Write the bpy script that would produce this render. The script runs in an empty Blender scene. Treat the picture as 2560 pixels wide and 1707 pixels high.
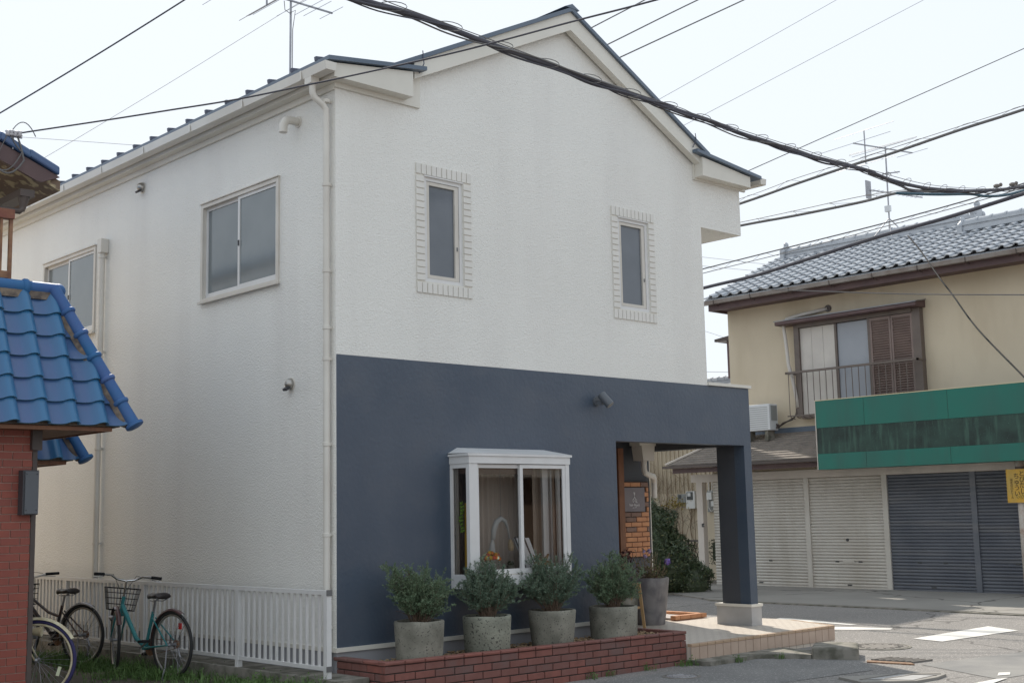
import bpy, bmesh, math, random
from mathutils import Vector, Matrix, noise as mnoise
random.seed(7)
PI = math.pi
rad = math.radians
scene = bpy.context.scene
COL = scene.collection

# ------------------------------------------------------------------ camera, sky, sun, exposure
cd = bpy.data.cameras.new('camera')
cam = bpy.data.objects.new('camera', cd)
COL.objects.link(cam)
cd.sensor_width = 36.0
cd.lens = 44.571
cd.clip_start = 0.1
cd.clip_end = 3000
cam.matrix_world = Matrix(((0.73173, -0.07735, -0.67719, -6.98902), (-0.68128, -0.11314, -0.72322, -9.93776), (-0.02070, 0.99056, -0.13556, 1.60092), (0, 0, 0, 1)))
def set_cam(yaw, pitch, roll, pos):
    cy, sy, cp, sp = math.cos(yaw), math.sin(yaw), math.cos(pitch), math.sin(pitch)
    f = Vector((sy * cp, cy * cp, sp)); r = Vector((cy, -sy, 0)); u = r.cross(f)
    cr, sr = math.cos(roll), math.sin(roll)
    R = cr * r + sr * u; U = -sr * r + cr * u
    cam.matrix_world = Matrix(((R.x, U.x, -f.x, pos[0]), (R.y, U.y, -f.y, pos[1]), (R.z, U.z, -f.z, pos[2]), (0, 0, 0, 1)))
set_cam(rad(43.08986), rad(7.73324), rad(-1.197175), (-6.98902, -9.93776, 1.60092))
scene.camera = cam

SUN_AZ, SUN_EL = 26.0, 43.0          # azimuth clockwise from +Y
sdir = Vector((math.sin(rad(SUN_AZ)) * math.cos(rad(SUN_EL)), math.cos(rad(SUN_AZ)) * math.cos(rad(SUN_EL)), math.sin(rad(SUN_EL))))
world = bpy.data.worlds.new('World')
scene.world = world
world.use_nodes = True
wn, wl = world.node_tree.nodes, world.node_tree.links
wn.clear()
sky = wn.new('ShaderNodeTexSky')
sky.sky_type = 'NISHITA'
sky.sun_disc = False
sky.sun_elevation = rad(SUN_EL)
sky.sun_rotation = rad(SUN_AZ)
sky.air_density = 1.0
sky.dust_density = 1.0
sky.ozone_density = 1.2
hs = wn.new('ShaderNodeHueSaturation')
hs.inputs['Saturation'].default_value = 0.9
# milky haze: the whole dome is compressed by one soft shoulder, A * c / (c + K)
SKY_A, SKY_K = 4.0, 0.22
ad = wn.new('ShaderNodeVectorMath'); ad.operation = 'ADD'; ad.inputs[1].default_value = (SKY_K, SKY_K, SKY_K)
dv = wn.new('ShaderNodeVectorMath'); dv.operation = 'DIVIDE'
scl = wn.new('ShaderNodeVectorMath'); scl.operation = 'MULTIPLY'; scl.inputs[1].default_value = (SKY_A * .86, SKY_A * .915, SKY_A * .97)
bg = wn.new('ShaderNodeBackground')
bg.inputs['Strength'].default_value = 0.145
wo = wn.new('ShaderNodeOutputWorld')
wl.new(sky.outputs[0], hs.inputs['Color'])
wl.new(hs.outputs[0], ad.inputs[0])
wl.new(hs.outputs[0], dv.inputs[0])
wl.new(ad.outputs[0], dv.inputs[1])
wl.new(dv.outputs[0], scl.inputs[0])
wl.new(scl.outputs[0], bg.inputs['Color'])
wl.new(bg.outputs[0], wo.inputs['Surface'])
sd = bpy.data.lights.new('sun', 'SUN')
sd.energy = 2.5
sd.angle = rad(0.6)
sd.color = (1.0, 0.93, 0.82)
sun = bpy.data.objects.new('sun', sd)
COL.objects.link(sun)
sun.location = sdir * 40
sun.rotation_euler = sdir.to_track_quat('Z', 'Y').to_euler()
vs = scene.view_settings
vs.view_transform = 'Standard'
vs.look = 'None'
vs.exposure = 0.95
vs.gamma = 1
vs.use_curve_mapping = False
scene.render.engine = 'CYCLES'
try:
    scene.cycles.max_bounces = 8
    scene.cycles.transparent_max_bounces = 16
except Exception:
    pass

# ------------------------------------------------------------------ helpers
class M:
    """collects shapes in world (or local) coordinates and links them as one mesh object"""
    def __init__(s):
        s.v = []; s.f = []
    def add(s, vs, fs):
        n = len(s.v)
        s.v.extend([tuple(p) for p in vs])
        s.f.extend([tuple(i + n for i in f) for f in fs])
        return s
    def box(s, x0, x1, y0, y1, z0, z1):
        v = [(x, y, z) for z in (z0, z1) for y in (y0, y1) for x in (x0, x1)]
        return s.add(v, [(0, 2, 3, 1), (4, 5, 7, 6), (0, 1, 5, 4), (2, 6, 7, 3), (0, 4, 6, 2), (1, 3, 7, 5)])
    def obox(s, c, u, w, n, a, b, d):
        c = Vector(c); u = Vector(u).normalized() * a; w = Vector(w).normalized() * b; n = Vector(n).normalized() * d
        v = [c + sx * u + sy * w + sz * n for sz in (-1, 1) for sy in (-1, 1) for sx in (-1, 1)]
        return s.add(v, [(0, 2, 3, 1), (4, 5, 7, 6), (0, 1, 5, 4), (2, 6, 7, 3), (0, 4, 6, 2), (1, 3, 7, 5)])
    def bar(s, p, q, w, h, up=(0, 0, 1)):
        p = Vector(p); q = Vector(q); t = (q - p)
        if t.length < 1e-6: return s
        t.normalize(); sd_ = t.cross(Vector(up))
        if sd_.length < 1e-4: sd_ = t.cross(Vector((1, 0, 0)))
        sd_.normalize(); u = sd_.cross(t)
        v = [e + a * sd_ * w / 2 + b * u * h / 2 for e in (p, q) for b in (-1, 1) for a in (-1, 1)]
        return s.add(v, [(0, 1, 3, 2), (4, 6, 7, 5), (0, 4, 5, 1), (2, 3, 7, 6), (0, 2, 6, 4), (1, 5, 7, 3)])
    def tube(s, path, r, n=8, caps=True, closed=False):
        P = [Vector(p) for p in path]; m = len(P)
        rr = r if isinstance(r, (list, tuple)) else [r] * m
        rings = []; prev = None
        for i in range(m):
            if closed: t = P[(i + 1) % m] - P[i - 1]
            elif i == 0: t = P[1] - P[0]
            elif i == m - 1: t = P[-1] - P[-2]
            else: t = (P[i + 1] - P[i]).normalized() + (P[i] - P[i - 1]).normalized()
            if t.length < 1e-9: t = Vector((0, 0, 1))
            t.normalize()
            if prev is None:
                a = t.cross(Vector((0, 0, 1)))
                if a.length < 0.05: a = t.cross(Vector((1, 0, 0)))
            else:
                a = prev - t * prev.dot(t)
            a.normalize(); prev = a; b = t.cross(a)
            rings.append([P[i] + rr[i] * (math.cos(2 * PI * k / n) * a + math.sin(2 * PI * k / n) * b) for k in range(n)])
        v = [p for r_ in rings for p in r_]; f = []
        for i in range(m if closed else m - 1):
            j = (i + 1) % m
            for k in range(n):
                l = (k + 1) % n
                f.append((i * n + k, i * n + l, j * n + l, j * n + k))
        if caps and not closed:
            f.append(tuple(range(n - 1, -1, -1))); f.append(tuple((m - 1) * n + k for k in range(n)))
        return s.add(v, f)
    def lathe(s, c, prof, n=24, axis='z', open_=False):
        c = Vector(c); v = []; f = []
        for (r, h) in prof:
            for k in range(n):
                a = 2 * PI * k / n
                if axis == 'z': q = Vector((r * math.cos(a), r * math.sin(a), h))
                elif axis == 'y': q = Vector((r * math.cos(a), h, r * math.sin(a)))
                else: q = Vector((h, r * math.cos(a), r * math.sin(a)))
                v.append(c + q)
        for i in range(len(prof) - 1):
            for k in range(n):
                l = (k + 1) % n
                f.append((i * n + k, i * n + l, (i + 1) * n + l, (i + 1) * n + k))
        if not open_:
            f.append(tuple(range(n - 1, -1, -1))); f.append(tuple((len(prof) - 1) * n + k for k in range(n)))
        return s.add(v, f)
    def prism(s, poly, h0, h1, axis='z'):
        def P(a, b, h):
            return (a, b, h) if axis == 'z' else ((a, h, b) if axis == 'y' else (h, a, b))
        n = len(poly)
        v = [P(a, b, h0) for a, b in poly] + [P(a, b, h1) for a, b in poly]
        f = [tuple(range(n - 1, -1, -1)), tuple(range(n, 2 * n))]
        f += [(i, (i + 1) % n, n + (i + 1) % n, n + i) for i in range(n)]
        return s.add(v, f)
    def sphere(s, c, r, nu=10, nv=7, sc=(1, 1, 1)):
        prof = [(max(1e-4, math.sin(PI * i / nv)) * r, -math.cos(PI * i / nv) * r) for i in range(nv + 1)]
        k = len(s.v); s.lathe((0, 0, 0), prof, nu)
        for i in range(k, len(s.v)):
            p = s.v[i]; s.v[i] = (c[0] + p[0] * sc[0], c[1] + p[1] * sc[1], c[2] + p[2] * sc[2])
        return s
    def quad(s, a, b, c, d):
        return s.add([a, b, c, d], [(0, 1, 2, 3)])
    def mesh(s, name, fix=True):
        me = bpy.data.meshes.new(name)
        me.from_pydata(s.v, [], s.f)
        if fix and len(s.f) < 6000:
            bm = bmesh.new(); bm.from_mesh(me)
            bmesh.ops.recalc_face_normals(bm, faces=bm.faces)
            bm.to_mesh(me); bm.free()
        me.update()
        return me

WORLD = {}
def link(name, me, mat, parent=None, smooth=False, auto=False):
    o = bpy.data.objects.new(name, me)
    COL.objects.link(o)
    if mat is not None and len(me.materials) == 0: me.materials.append(mat)
    if smooth or auto:
        me.polygons.foreach_set('use_smooth', [True] * len(me.polygons))
        if auto:
            try: me.set_sharp_from_angle(angle=rad(35))
            except Exception: pass
    if parent is not None:
        o.parent = parent
        if parent.name in WORLD: o.matrix_parent_inverse = WORLD[parent.name]
    return o
def part(name, m, mat, parent, smooth=False, auto=False, kind=None, label=None):
    o = link(name, m.mesh(name) if isinstance(m, M) else m, mat, parent, smooth, auto)
    if kind: o['kind'] = kind
    if label: o['label'] = label
    return o
def part_each(name, ms, mat, parent, **kw):
    return [part(name, m, mat, parent, **kw) for m in ms]
def tag(o, label, cat, group=None, kind=None):
    o['label'] = label; o['category'] = cat
    if group: o['group'] = group
    if kind: o['kind'] = kind
    return o
def thing(name, label, cat, loc, group=None, rotz=None):
    o = bpy.data.objects.new(name, None)
    COL.objects.link(o); o.location = loc; o.empty_display_size = 0.1
    if rotz is not None:
        o.rotation_euler = (0, 0, rotz)          # children in local coordinates
    else:
        WORLD[o.name] = Matrix.Translation(loc).inverted()   # children in world coordinates
    return tag(o, label, cat, group)
def struct(name, m, mat, smooth=False):
    o = link(name, m.mesh(name), mat, None, smooth)
    o['kind'] = 'structure'
    return o
def inst(name, me, mtx, parent):
    o = bpy.data.objects.new(name, me)
    COL.objects.link(o)
    o.parent = parent
    if parent.name in WORLD: o.matrix_parent_inverse = WORLD[parent.name]
    o.matrix_basis = mtx
    return o

def mat(name, col, rough=0.6, var=None, vscale=2.0, vcon=(0.35, 0.65), rnd=None, bump=0.0, bscale=40.0, bdist=0.01, metal=0.0, spec=0.5, coat=0.0, kind='noise', speck=None, sscale=120, sthr=0.62, streak=None, detail=4):
    m = bpy.data.materials.new(name); m.use_nodes = True
    nt = m.node_tree; N, L = nt.nodes, nt.links
    b = N['Principled BSDF']
    b.inputs['Roughness'].default_value = rough
    b.inputs['Metallic'].default_value = metal
    b.inputs['Specular IOR Level'].default_value = spec
    if coat:
        b.inputs['Coat Weight'].default_value = coat; b.inputs['Coat Roughness'].default_value = 0.12
    geo = N.new('ShaderNodeNewGeometry')
    pos = geo.outputs['Position']
    def mixc(fac, a, c):
        x = N.new('ShaderNodeMix'); x.data_type = 'RGBA'
        L.new(fac, x.inputs[0])
        for s_, q in ((6, a), (7, c)):
            if hasattr(q, 'is_output'): L.new(q, x.inputs[s_])
            else: x.inputs[s_].default_value = (*q, 1)
        return x.outputs[2]
    def ramp(v, a, c):
        r = N.new('ShaderNodeMapRange'); L.new(v, r.inputs[0])
        r.inputs[1].default_value = a; r.inputs[2].default_value = c
        return r.outputs[0]
    def nz(scale, det=4, vec=None):
        t = N.new('ShaderNodeTexNoise'); L.new(vec if vec else pos, t.inputs['Vector'])
        t.inputs['Scale'].default_value = scale; t.inputs['Detail'].default_value = det
        return t.outputs[0]
    c = col
    if rnd:
        oi = N.new('ShaderNodeObjectInfo')
        c = mixc(oi.outputs['Random'], c, rnd)
    if var:
        c = mixc(ramp(nz(vscale, detail), *vcon), c, var)
    if streak:
        mp = N.new('ShaderNodeMapping'); L.new(pos, mp.inputs[0]); mp.inputs['Scale'].default_value = (streak[1], streak[1], streak[2])
        c = mixc(ramp(nz(1.0, 5, mp.outputs[0]), 0.5, 0.75), c, streak[0])
    if speck:
        c = mixc(ramp(nz(sscale, 2), sthr, sthr + 0.06), c, speck)
    if hasattr(c, 'is_output'): L.new(c, b.inputs['Base Color'])
    else: b.inputs['Base Color'].default_value = (*c, 1)
    if bump:
        if kind == 'stucco':
            h1 = nz(bscale, 2)
            vt = N.new('ShaderNodeTexVoronoi'); vt.feature = 'SMOOTH_F1'; vt.inputs['Scale'].default_value = bscale * 0.9
            wv = N.new('ShaderNodeVectorMath'); wv.operation = 'ADD'
            nn = N.new('ShaderNodeTexNoise'); L.new(pos, nn.inputs['Vector']); nn.inputs['Scale'].default_value = bscale * 0.6
            sc = N.new('ShaderNodeVectorMath'); sc.operation = 'SCALE'; sc.inputs['Scale'].default_value = 0.05
            L.new(nn.outputs['Color'], sc.inputs[0]); L.new(pos, wv.inputs[0]); L.new(sc.outputs[0], wv.inputs[1])
            L.new(wv.outputs[0], vt.inputs['Vector'])
            ad = N.new('ShaderNodeMath'); ad.operation = 'ADD'
            L.new(h1, ad.inputs[0]); L.new(vt.outputs['Distance'], ad.inputs[1])
            h = ad.outputs[0]
        else:
            h = nz(bscale, detail)
        bp = N.new('ShaderNodeBump'); bp.inputs['Strength'].default_value = bump; bp.inputs['Distance'].default_value = bdist
        L.new(h, bp.inputs['Height']); L.new(bp.outputs[0], b.inputs['Normal'])
    return m

# ------------------------------------------------------------------ materials
m_white = mat('white_stucco', (.85, .835, .79), .42, (.81, .795, .75), .6, bump=.75, bscale=66, bdist=.008, kind='stucco', spec=.5, streak=((.775, .755, .715), 1.6, .22))
m_navy = mat('navy_render', (.058, .080, .115), .38, (.082, .104, .138), 1.1, (.3, .7), bump=.3, bscale=26, bdist=.006, kind='stucco', spec=.55, streak=((.086, .104, .134), 2.2, 3.0))
m_navys = mat('navy_smooth', (.065, .069, .08), .6, (.075, .08, .09), 2, bump=.15, bscale=60)
m_trim = mat('cream_trim', (.74, .71, .64), .45, (.68, .65, .58), 1.5)
m_concrete = mat('light_concrete', (.46, .45, .44), .85, (.37, .36, .35), 3, bump=.3, bscale=90, bdist=.004)
m_found = mat('grey_foundation', (.38, .38, .40), .8, (.32, .32, .34), 1.5, bump=.2, bscale=70, bdist=.004)
m_slate = mat('slate_blue_metal', (.10, .135, .185), .38, (.13, .165, .215), 1.2, spec=.5)
m_rib = mat('dark_roof_rib', (.08, .09, .13), .5)
m_pvc = mat('cream_pvc', (.72, .69, .63), .35, (.64, .6, .54), 1.8)
m_alu = mat('white_aluminium', (.74, .73, .72), .35, (.68, .67, .66), 4)
m_alubeige = mat('beige_aluminium', (.66, .62, .56), .4, (.6, .56, .5), 4)
m_frost = mat('obscure_glass', (.165, .19, .20), .09, (.21, .235, .245), 1.1, bump=.12, bscale=55, bdist=.003, spec=.6)
m_frost2 = mat('obscure_glass_dark', (.125, .14, .16), .12, (.16, .175, .2), 1.4, bump=.1, bscale=60, bdist=.003, spec=.5)
m_gasket = mat('dark_gasket', (.05, .05, .055), .6)
m_asph = mat('worn_asphalt', (.245, .228, .215), .9, (.20, .188, .178), .7, (.3, .7), bump=.8, bscale=70, bdist=.010, speck=(.42, .395, .365), sscale=55, sthr=.58)
m_apron = mat('concrete_apron', (.33, .31, .28), .85, (.24, .225, .205), .5, (.3, .7), bump=.25, bscale=60, bdist=.004)
m_paint = mat('road_paint', (.72, .7, .66), .7, (.55, .53, .5), 3, (.45, .75), bump=.2, bscale=120, bdist=.003)
m_kerb = mat('kerb_concrete', (.27, .25, .215), .9, (.12, .115, .09), 6, (.40, .62), bump=.7, bscale=70, bdist=.008)
m_soil = mat('lot_dirt', (.12, .10, .075), .95, (.07, .06, .045), 1.6, bump=.8, bscale=30, bdist=.02)
m_redbrick = mat('red_brick', (.29, .10, .075), .8, (.19, .075, .06), 9, (.3, .75), rnd=(.165, .10, .09), bump=.5, bscale=70, bdist=.004)
m_mortar = mat('dark_mortar', (.07, .055, .05), .9)
m_orange = mat('orange_brick', (.60, .29, .14), .75, (.48, .22, .11), 8, rnd=(.52, .25, .13), bump=.4, bscale=80, bdist=.004)
m_orangedark = mat('brown_brick', (.27, .17, .13), .8, (.21, .13, .10), 8, bump=.4, bscale=80, bdist=.004)
m_tilebrick = mat('red_brick_tile', (.33, .085, .055), .55, (.27, .07, .05), 4, rnd=(.26, .072, .052), bump=.2, bscale=60, bdist=.003)
m_grout = mat('pale_grout', (.52, .38, .32), .9)
m_brown = mat('dark_brown_metal', (.075, .06, .055), .5, (.1, .075, .065), 3)
m_wood = mat('brown_wood', (.25, .115, .06), .6, (.2, .09, .05), 5, streak=((.17, .075, .04), 30, 1))
m_bluetile = mat('blue_glazed_tile', (.07, .115, .245), .3, (.05, .13, .26), 2.6, (.25, .75), rnd=(.085, .125, .26), bump=.1, bscale=12, bdist=.01, spec=.5, coat=.12)
m_ridgeblue = mat('blue_ridge_tile', (.06, .125, .30), .5, (.04, .15, .32), 3, rnd=(.08, .14, .32), spec=.15, bump=.15, bscale=14)
m_tileroll = None
m_tilelip = mat('pale_glazed_lip', (.08, .2, .28), .4)
m_mortarbrown = mat('ridge_mortar', (.26, .205, .155), .9, (.11, .09, .08), 14, bump=.5, bscale=50)
m_greytile = mat('silver_grey_tile', (.46, .48, .51), .3, (.38, .40, .43), 2.5, rnd=(.40, .42, .45), spec=.7)
m_beige = mat('ochre_stucco', (.69, .60, .455), .85, (.62, .53, .40), .8, (.3, .7), bump=.4, bscale=70, bdist=.005, streak=((.56, .47, .34), 1.3, .35))
m_beige2 = mat('pale_ochre_siding', (.56, .48, .36), .8, (.5, .42, .31), 2)
m_purple = mat('dark_plum_board', (.10, .06, .062), .55, (.13, .08, .078), 3)
m_bronze = mat('bronze_aluminium', (.17, .135, .115), .45, (.14, .11, .095), 3)
m_louver = mat('brown_louvre', (.25, .185, .165), .55, (.21, .155, .14), 3)
m_panelwhite = mat('pale_board', (.64, .60, .55), .6, (.58, .54, .5), 3)
m_roofslate = mat('brown_slate', (.24, .205, .175), .85, (.18, .155, .135), 5, bump=.4, bscale=90, bdist=.004)
m_shutw = mat('grey_white_shutter', (.62, .585, .53), .5, (.55, .51, .455), 1.4, streak=((.5, .46, .40), 3, .4))
m_shutg = mat('blue_grey_shutter', (.115, .125, .15), .5, (.15, .16, .185), 1.6, streak=((.2, .2, .21), .4, 6))
m_lintel = mat('pale_lintel', (.70, .63, .56), .7, (.6, .54, .48), 2)
m_green = mat('green_panel', (.02, .175, .135), .45, (.03, .155, .125), 1.2, spec=.4, streak=((.035, .14, .115), 3, .5))
m_greenold = mat('weathered_green_band', (.035, .075, .06), .7, (.02, .036, .032), 3, (.35, .65), streak=((.06, .13, .10), 11, 1.6), speck=(.075, .17, .13), sscale=48, sthr=.66)
m_sunedge = mat('sunlit_edge', (.72, .62, .4), .6)  # yellowish sunlight on the awning's top edge, put into the colour
m_acwhite = mat('ac_white', (.66, .67, .68), .45)
m_black = mat('black_rubber', (.022, .022, .024), .8, spec=.15)
m_cable = mat('dark_cable', (.075, .075, .095), .85, (.095, .093, .11), 4)  # lightened towards blue: sky glare over the cables is in the colour
m_teal_cable = mat('blue_cable', (.03, .09, .13), .5)
m_cgrey = mat('grey_cable', (.17, .165, .165), .7, spec=.2)
m_cglare = mat('glare_paled_wire', (.42, .42, .44), .7, spec=.2)  # thin wires fading into the bright sky: glare painted in as a paler grey
m_steel = mat('galvanised_steel', (.36, .36, .38), .4, (.28, .28, .3), 6, metal=.7)
m_chrome = mat('chrome', (.6, .6, .6), .22, metal=1.0)
m_teal = mat('teal_bike_paint', (.035, .21, .225), .3, (.05, .25, .26), 12, coat=.4)
m_tyre = mat('black_tyre', (.03, .03, .03), .8)
m_navytyre = mat('navy_tyre', (.03, .025, .1), .7)
m_rim = mat('alloy_rim', (.5, .48, .45), .35, (.35, .3, .26), 20, metal=.6)
m_rust = mat('rusty_steel', (.20, .095, .05), .8, (.3, .2, .13), 25)
m_maroon = mat('maroon_fender', (.11, .05, .05), .35, (.08, .04, .04), 6, coat=.3)
m_creampaint = mat('cream_bike_paint', (.66, .6, .42), .4, (.5, .4, .25), 14)
m_darkframe = mat('dark_bike_paint', (.05, .045, .05), .4, (.12, .06, .04), 14, (.45, .75))
m_vinyl = mat('saddle_vinyl', (.035, .028, .028), .45)
m_red = mat('red_reflector', (.6, .02, .02), .3)
m_pot = mat('mossy_concrete_pot', (.30, .285, .235), .9, (.17, .162, .13), 5, (.35, .65), bump=.5, bscale=60, bdist=.006, speck=(.1, .095, .08), sscale=55, sthr=.61)
m_pot2 = mat('pitted_concrete_pot', (.32, .32, .255), .9, (.22, .22, .175), 5, (.35, .65), bump=.7, bscale=45, bdist=.008, speck=(.07, .065, .055), sscale=44, sthr=.60)
m_bigpot = mat('dark_slate_pot', (.14, .13, .135), .65, (.22, .205, .2), 6, (.4, .6), bump=.3, bscale=25, bdist=.008, streak=((.29, .27, .26), 7, 3.5))
m_leaf = mat('shrub_leaf', (.125, .19, .108), .65, (.16, .225, .125), 9, (.35, .65), speck=(.15, .20, .12), sscale=30, sthr=.56)
m_leaf2 = mat('shrub_leaf_bluish', (.12, .18, .122), .65, (.15, .21, .14), 9, (.35, .65), speck=(.14, .19, .13), sscale=30, sthr=.56)
m_stem = mat('shrub_stem', (.115, .075, .05), .8, (.16, .11, .075), 20)
m_ivy = mat('ivy_leaf', (.045, .068, .032), .42, (.065, .095, .04), 6, speck=(.22, .20, .08), sscale=20, sthr=.62)
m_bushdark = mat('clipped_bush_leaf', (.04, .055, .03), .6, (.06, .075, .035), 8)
m_grass = mat('weed_green', (.075, .145, .035), .7, (.11, .19, .05), 5)
m_dryvine = mat('dry_vine', (.27, .2, .14), .85)
m_chip = mat('bark_chip', (.46, .32, .19), .8, rnd=None, var=(.30, .2, .12), vscale=30)
m_decktile = None
m_risertile = mat('beige_riser_tile', (.50, .38, .30), .5, (.46, .345, .27), 4, rnd=(.54, .42, .335), spec=.4)
m_nosing = mat('tan_nosing_tile', (.47, .33, .22), .55, (.43, .3, .2), 5, rnd=(.5, .36, .25))
m_iron = mat('cast_iron', (.42, .42, .44), .3, (.3, .3, .31), 10, bump=.5, bscale=60, bdist=.01, metal=.4)
m_iron2 = mat('worn_cast_iron', (.17, .155, .14), .8, (.22, .2, .18), 10, bump=.8, bscale=50, bdist=.01)
m_yellow = mat('yellow_sign_board', (.62, .36, .05), .5, (.5, .33, .08), 5)
m_ink = mat('dark_ink', (.03, .028, .02), .7)
m_ink2 = mat('brown_ink', (.12, .075, .02), .7)
m_greenink = mat('green_ink', (.17, .2, .07), .7)
m_rustpole = mat('rusty_white_pole', (.55, .5, .45), .6, (.36, .2, .12), 6, (.5, .72))
m_signplate = mat('charcoal_plate', (.17, .15, .16), .35, (.2, .18, .19), 3)
m_letter = mat('white_lettering', (.7, .68, .68), .5)
m_room = mat('brown_room_wall', (.58, .45, .36), .8, (.52, .4, .32), 1.2)
m_room2 = mat('dark_room_wall', (.2, .14, .115), .8)
m_curtain = mat('taupe_curtain', (.62, .52, .44), .9)
m_cloth = mat('pale_cloth', (.55, .55, .54), .9)
m_beigetas = mat('beige_tassel', (.6, .46, .28), .9)
m_yellowcloth = mat('mustard_cloth', (.60, .36, .03), .8)
m_limegreen = mat('lime_cloth', (.25, .45, .06), .8)
m_board = mat('white_board', (.75, .77, .8), .3)
m_wicker = mat('wicker', (.35, .22, .11), .8)
m_tan = mat('peeling_soffit', (.20, .14, .10), .85, (.5, .42, .26), 9, (.52, .6))
m_reddeck = mat('red_rust_rail', (.21, .07, .045), .6, (.3, .14, .07), 8, (.5, .7))
m_hinoki = mat('weathered_post', (.32, .17, .09), .6, (.2, .09, .05), 12)
m_porcelain = mat('porcelain', (.62, .6, .62), .3, (.4, .38, .4), 40)
m_lightwood = mat('light_wood', (.42, .27, .13), .7)
m_lamp = mat('grey_lamp_metal', (.11, .12, .135), .4)
m_lens = mat('lamp_lens', (.35, .33, .3), .2)
m_ventsteel = mat('stainless_vent', (.42, .4, .37), .3, metal=.8)
m_meter = mat('meter_grey', (.27, .28, .27), .6)
m_metw = mat('meter_white', (.66, .66, .64), .5)
m_dk = mat('meter_dark', (.06, .065, .065), .4)
m_violet = mat('violet_petal', (.26, .17, .55), .7)
m_pinkp = mat('lilac_petal', (.36, .27, .42), .7)
m_orangep = mat('orange_petal', (.75, .25, .03), .7)
m_yelp = mat('yellow_petal', (.8, .5, .05), .7)
m_whitep = mat('cream_petal', (.7, .72, .5), .7)
m_redp = mat('coral_petal', (.7, .13, .06), .7)

def add_cracks(m, dark, scale, width):
    N, L = m.node_tree.nodes, m.node_tree.links
    b = N['Principled BSDF']; src = b.inputs['Base Color'].links[0].from_socket
    geo = N.new('ShaderNodeNewGeometry'); no = N.new('ShaderNodeTexNoise'); no.inputs['Scale'].default_value = 2.2
    L.new(geo.outputs['Position'], no.inputs['Vector'])
    sc = N.new('ShaderNodeVectorMath'); sc.operation = 'SCALE'; sc.inputs['Scale'].default_value = .55; L.new(no.outputs['Color'], sc.inputs[0])
    ad_ = N.new('ShaderNodeVectorMath'); L.new(geo.outputs['Position'], ad_.inputs[0]); L.new(sc.outputs[0], ad_.inputs[1])
    vo = N.new('ShaderNodeTexVoronoi'); vo.feature = 'DISTANCE_TO_EDGE'; vo.inputs['Scale'].default_value = scale; L.new(ad_.outputs[0], vo.inputs['Vector'])
    mr = N.new('ShaderNodeMapRange'); mr.inputs[1].default_value = width * .4; mr.inputs[2].default_value = width; L.new(vo.outputs['Distance'], mr.inputs[0])
    mx = N.new('ShaderNodeMix'); mx.data_type = 'RGBA'; mx.inputs[6].default_value = (*dark, 1)
    L.new(mr.outputs[0], mx.inputs[0]); L.new(src, mx.inputs[7]); L.new(mx.outputs[2], b.inputs['Base Color'])
add_cracks(m_asph, (.12, .112, .105), .34, .009)
add_cracks(m_apron, (.12, .11, .1), .3, .009)
def glass_mat():
    m = bpy.data.materials.new('clear_glass'); m.use_nodes = True
    N, L = m.node_tree.nodes, m.node_tree.links
    N.clear()
    out = N.new('ShaderNodeOutputMaterial'); mx = N.new('ShaderNodeMixShader'); fr = N.new('ShaderNodeFresnel')
    tr = N.new('ShaderNodeBsdfTransparent'); gl = N.new('ShaderNodeBsdfGlossy')
    tr.inputs['Color'].default_value = (.93, .93, .92, 1)
    gl.inputs['Roughness'].default_value = .02
    fr.inputs['IOR'].default_value = 1.52
    L.new(fr.outputs[0], mx.inputs[0]); L.new(tr.outputs[0], mx.inputs[1]); L.new(gl.outputs[0], mx.inputs[2])
    L.new(mx.outputs[0], out.inputs['Surface'])
    return m
m_glass = glass_mat()
m_tileglaze = None

def glaze_mat(name, pan, roll):
    """glaze runs thin and teal over the rolls, thick and violet blue in the pans: the mesh stores how much"""
    m = mat(name, pan, .3, (pan[0] * .75, pan[1] * 1.12, pan[2] * 1.05), 2.6, (.25, .75), rnd=(pan[0] * 1.2, pan[1] * 1.08, pan[2] * 1.05), spec=.5, coat=.12, bump=.1, bscale=12)
    N, L = m.node_tree.nodes, m.node_tree.links
    b = N['Principled BSDF']; src = b.inputs['Base Color'].links[0].from_socket
    at = N.new('ShaderNodeAttribute'); at.attribute_name = 'glaze'
    mx = N.new('ShaderNodeMix'); mx.data_type = 'RGBA'; mx.inputs[7].default_value = (*roll, 1)
    L.new(at.outputs['Fac'], mx.inputs[0]); L.new(src, mx.inputs[6]); L.new(mx.outputs[2], b.inputs['Base Color'])
    return m
def brick_tex_mat(name, c1, c2, mort, scale, w, h, ms, rough, rotz=0):
    m = bpy.data.materials.new(name); m.use_nodes = True
    N, L = m.node_tree.nodes, m.node_tree.links
    b = N['Principled BSDF']; b.inputs['Roughness'].default_value = rough
    geo = N.new('ShaderNodeNewGeometry'); mp = N.new('ShaderNodeMapping')
    mp.inputs['Rotation'].default_value = (0, 0, rotz)
    L.new(geo.outputs['Position'], mp.inputs[0])
    t = N.new('ShaderNodeTexBrick'); L.new(mp.outputs[0], t.inputs['Vector'])
    t.inputs['Color1'].default_value = (*c1, 1); t.inputs['Color2'].default_value = (*c2, 1); t.inputs['Mortar'].default_value = (*mort, 1)
    t.inputs['Scale'].default_value = scale; t.inputs['Mortar Size'].default_value = ms
    t.inputs['Brick Width'].default_value = w; t.inputs['Row Height'].default_value = h
    L.new(t.outputs[0], b.inputs['Base Color'])
    bp = N.new('ShaderNodeBump'); bp.inputs['Strength'].default_value = .4; bp.inputs['Distance'].default_value = .003; bp.invert = True
    L.new(t.outputs[1], bp.inputs['Height']); L.new(bp.outputs[0], b.inputs['Normal'])
    return m
m_decktile = brick_tex_mat('deck_tile', (.60, .53, .45), (.64, .57, .49), (.36, .30, .25), 1.0, .145, .06, .006, .45)

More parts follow.
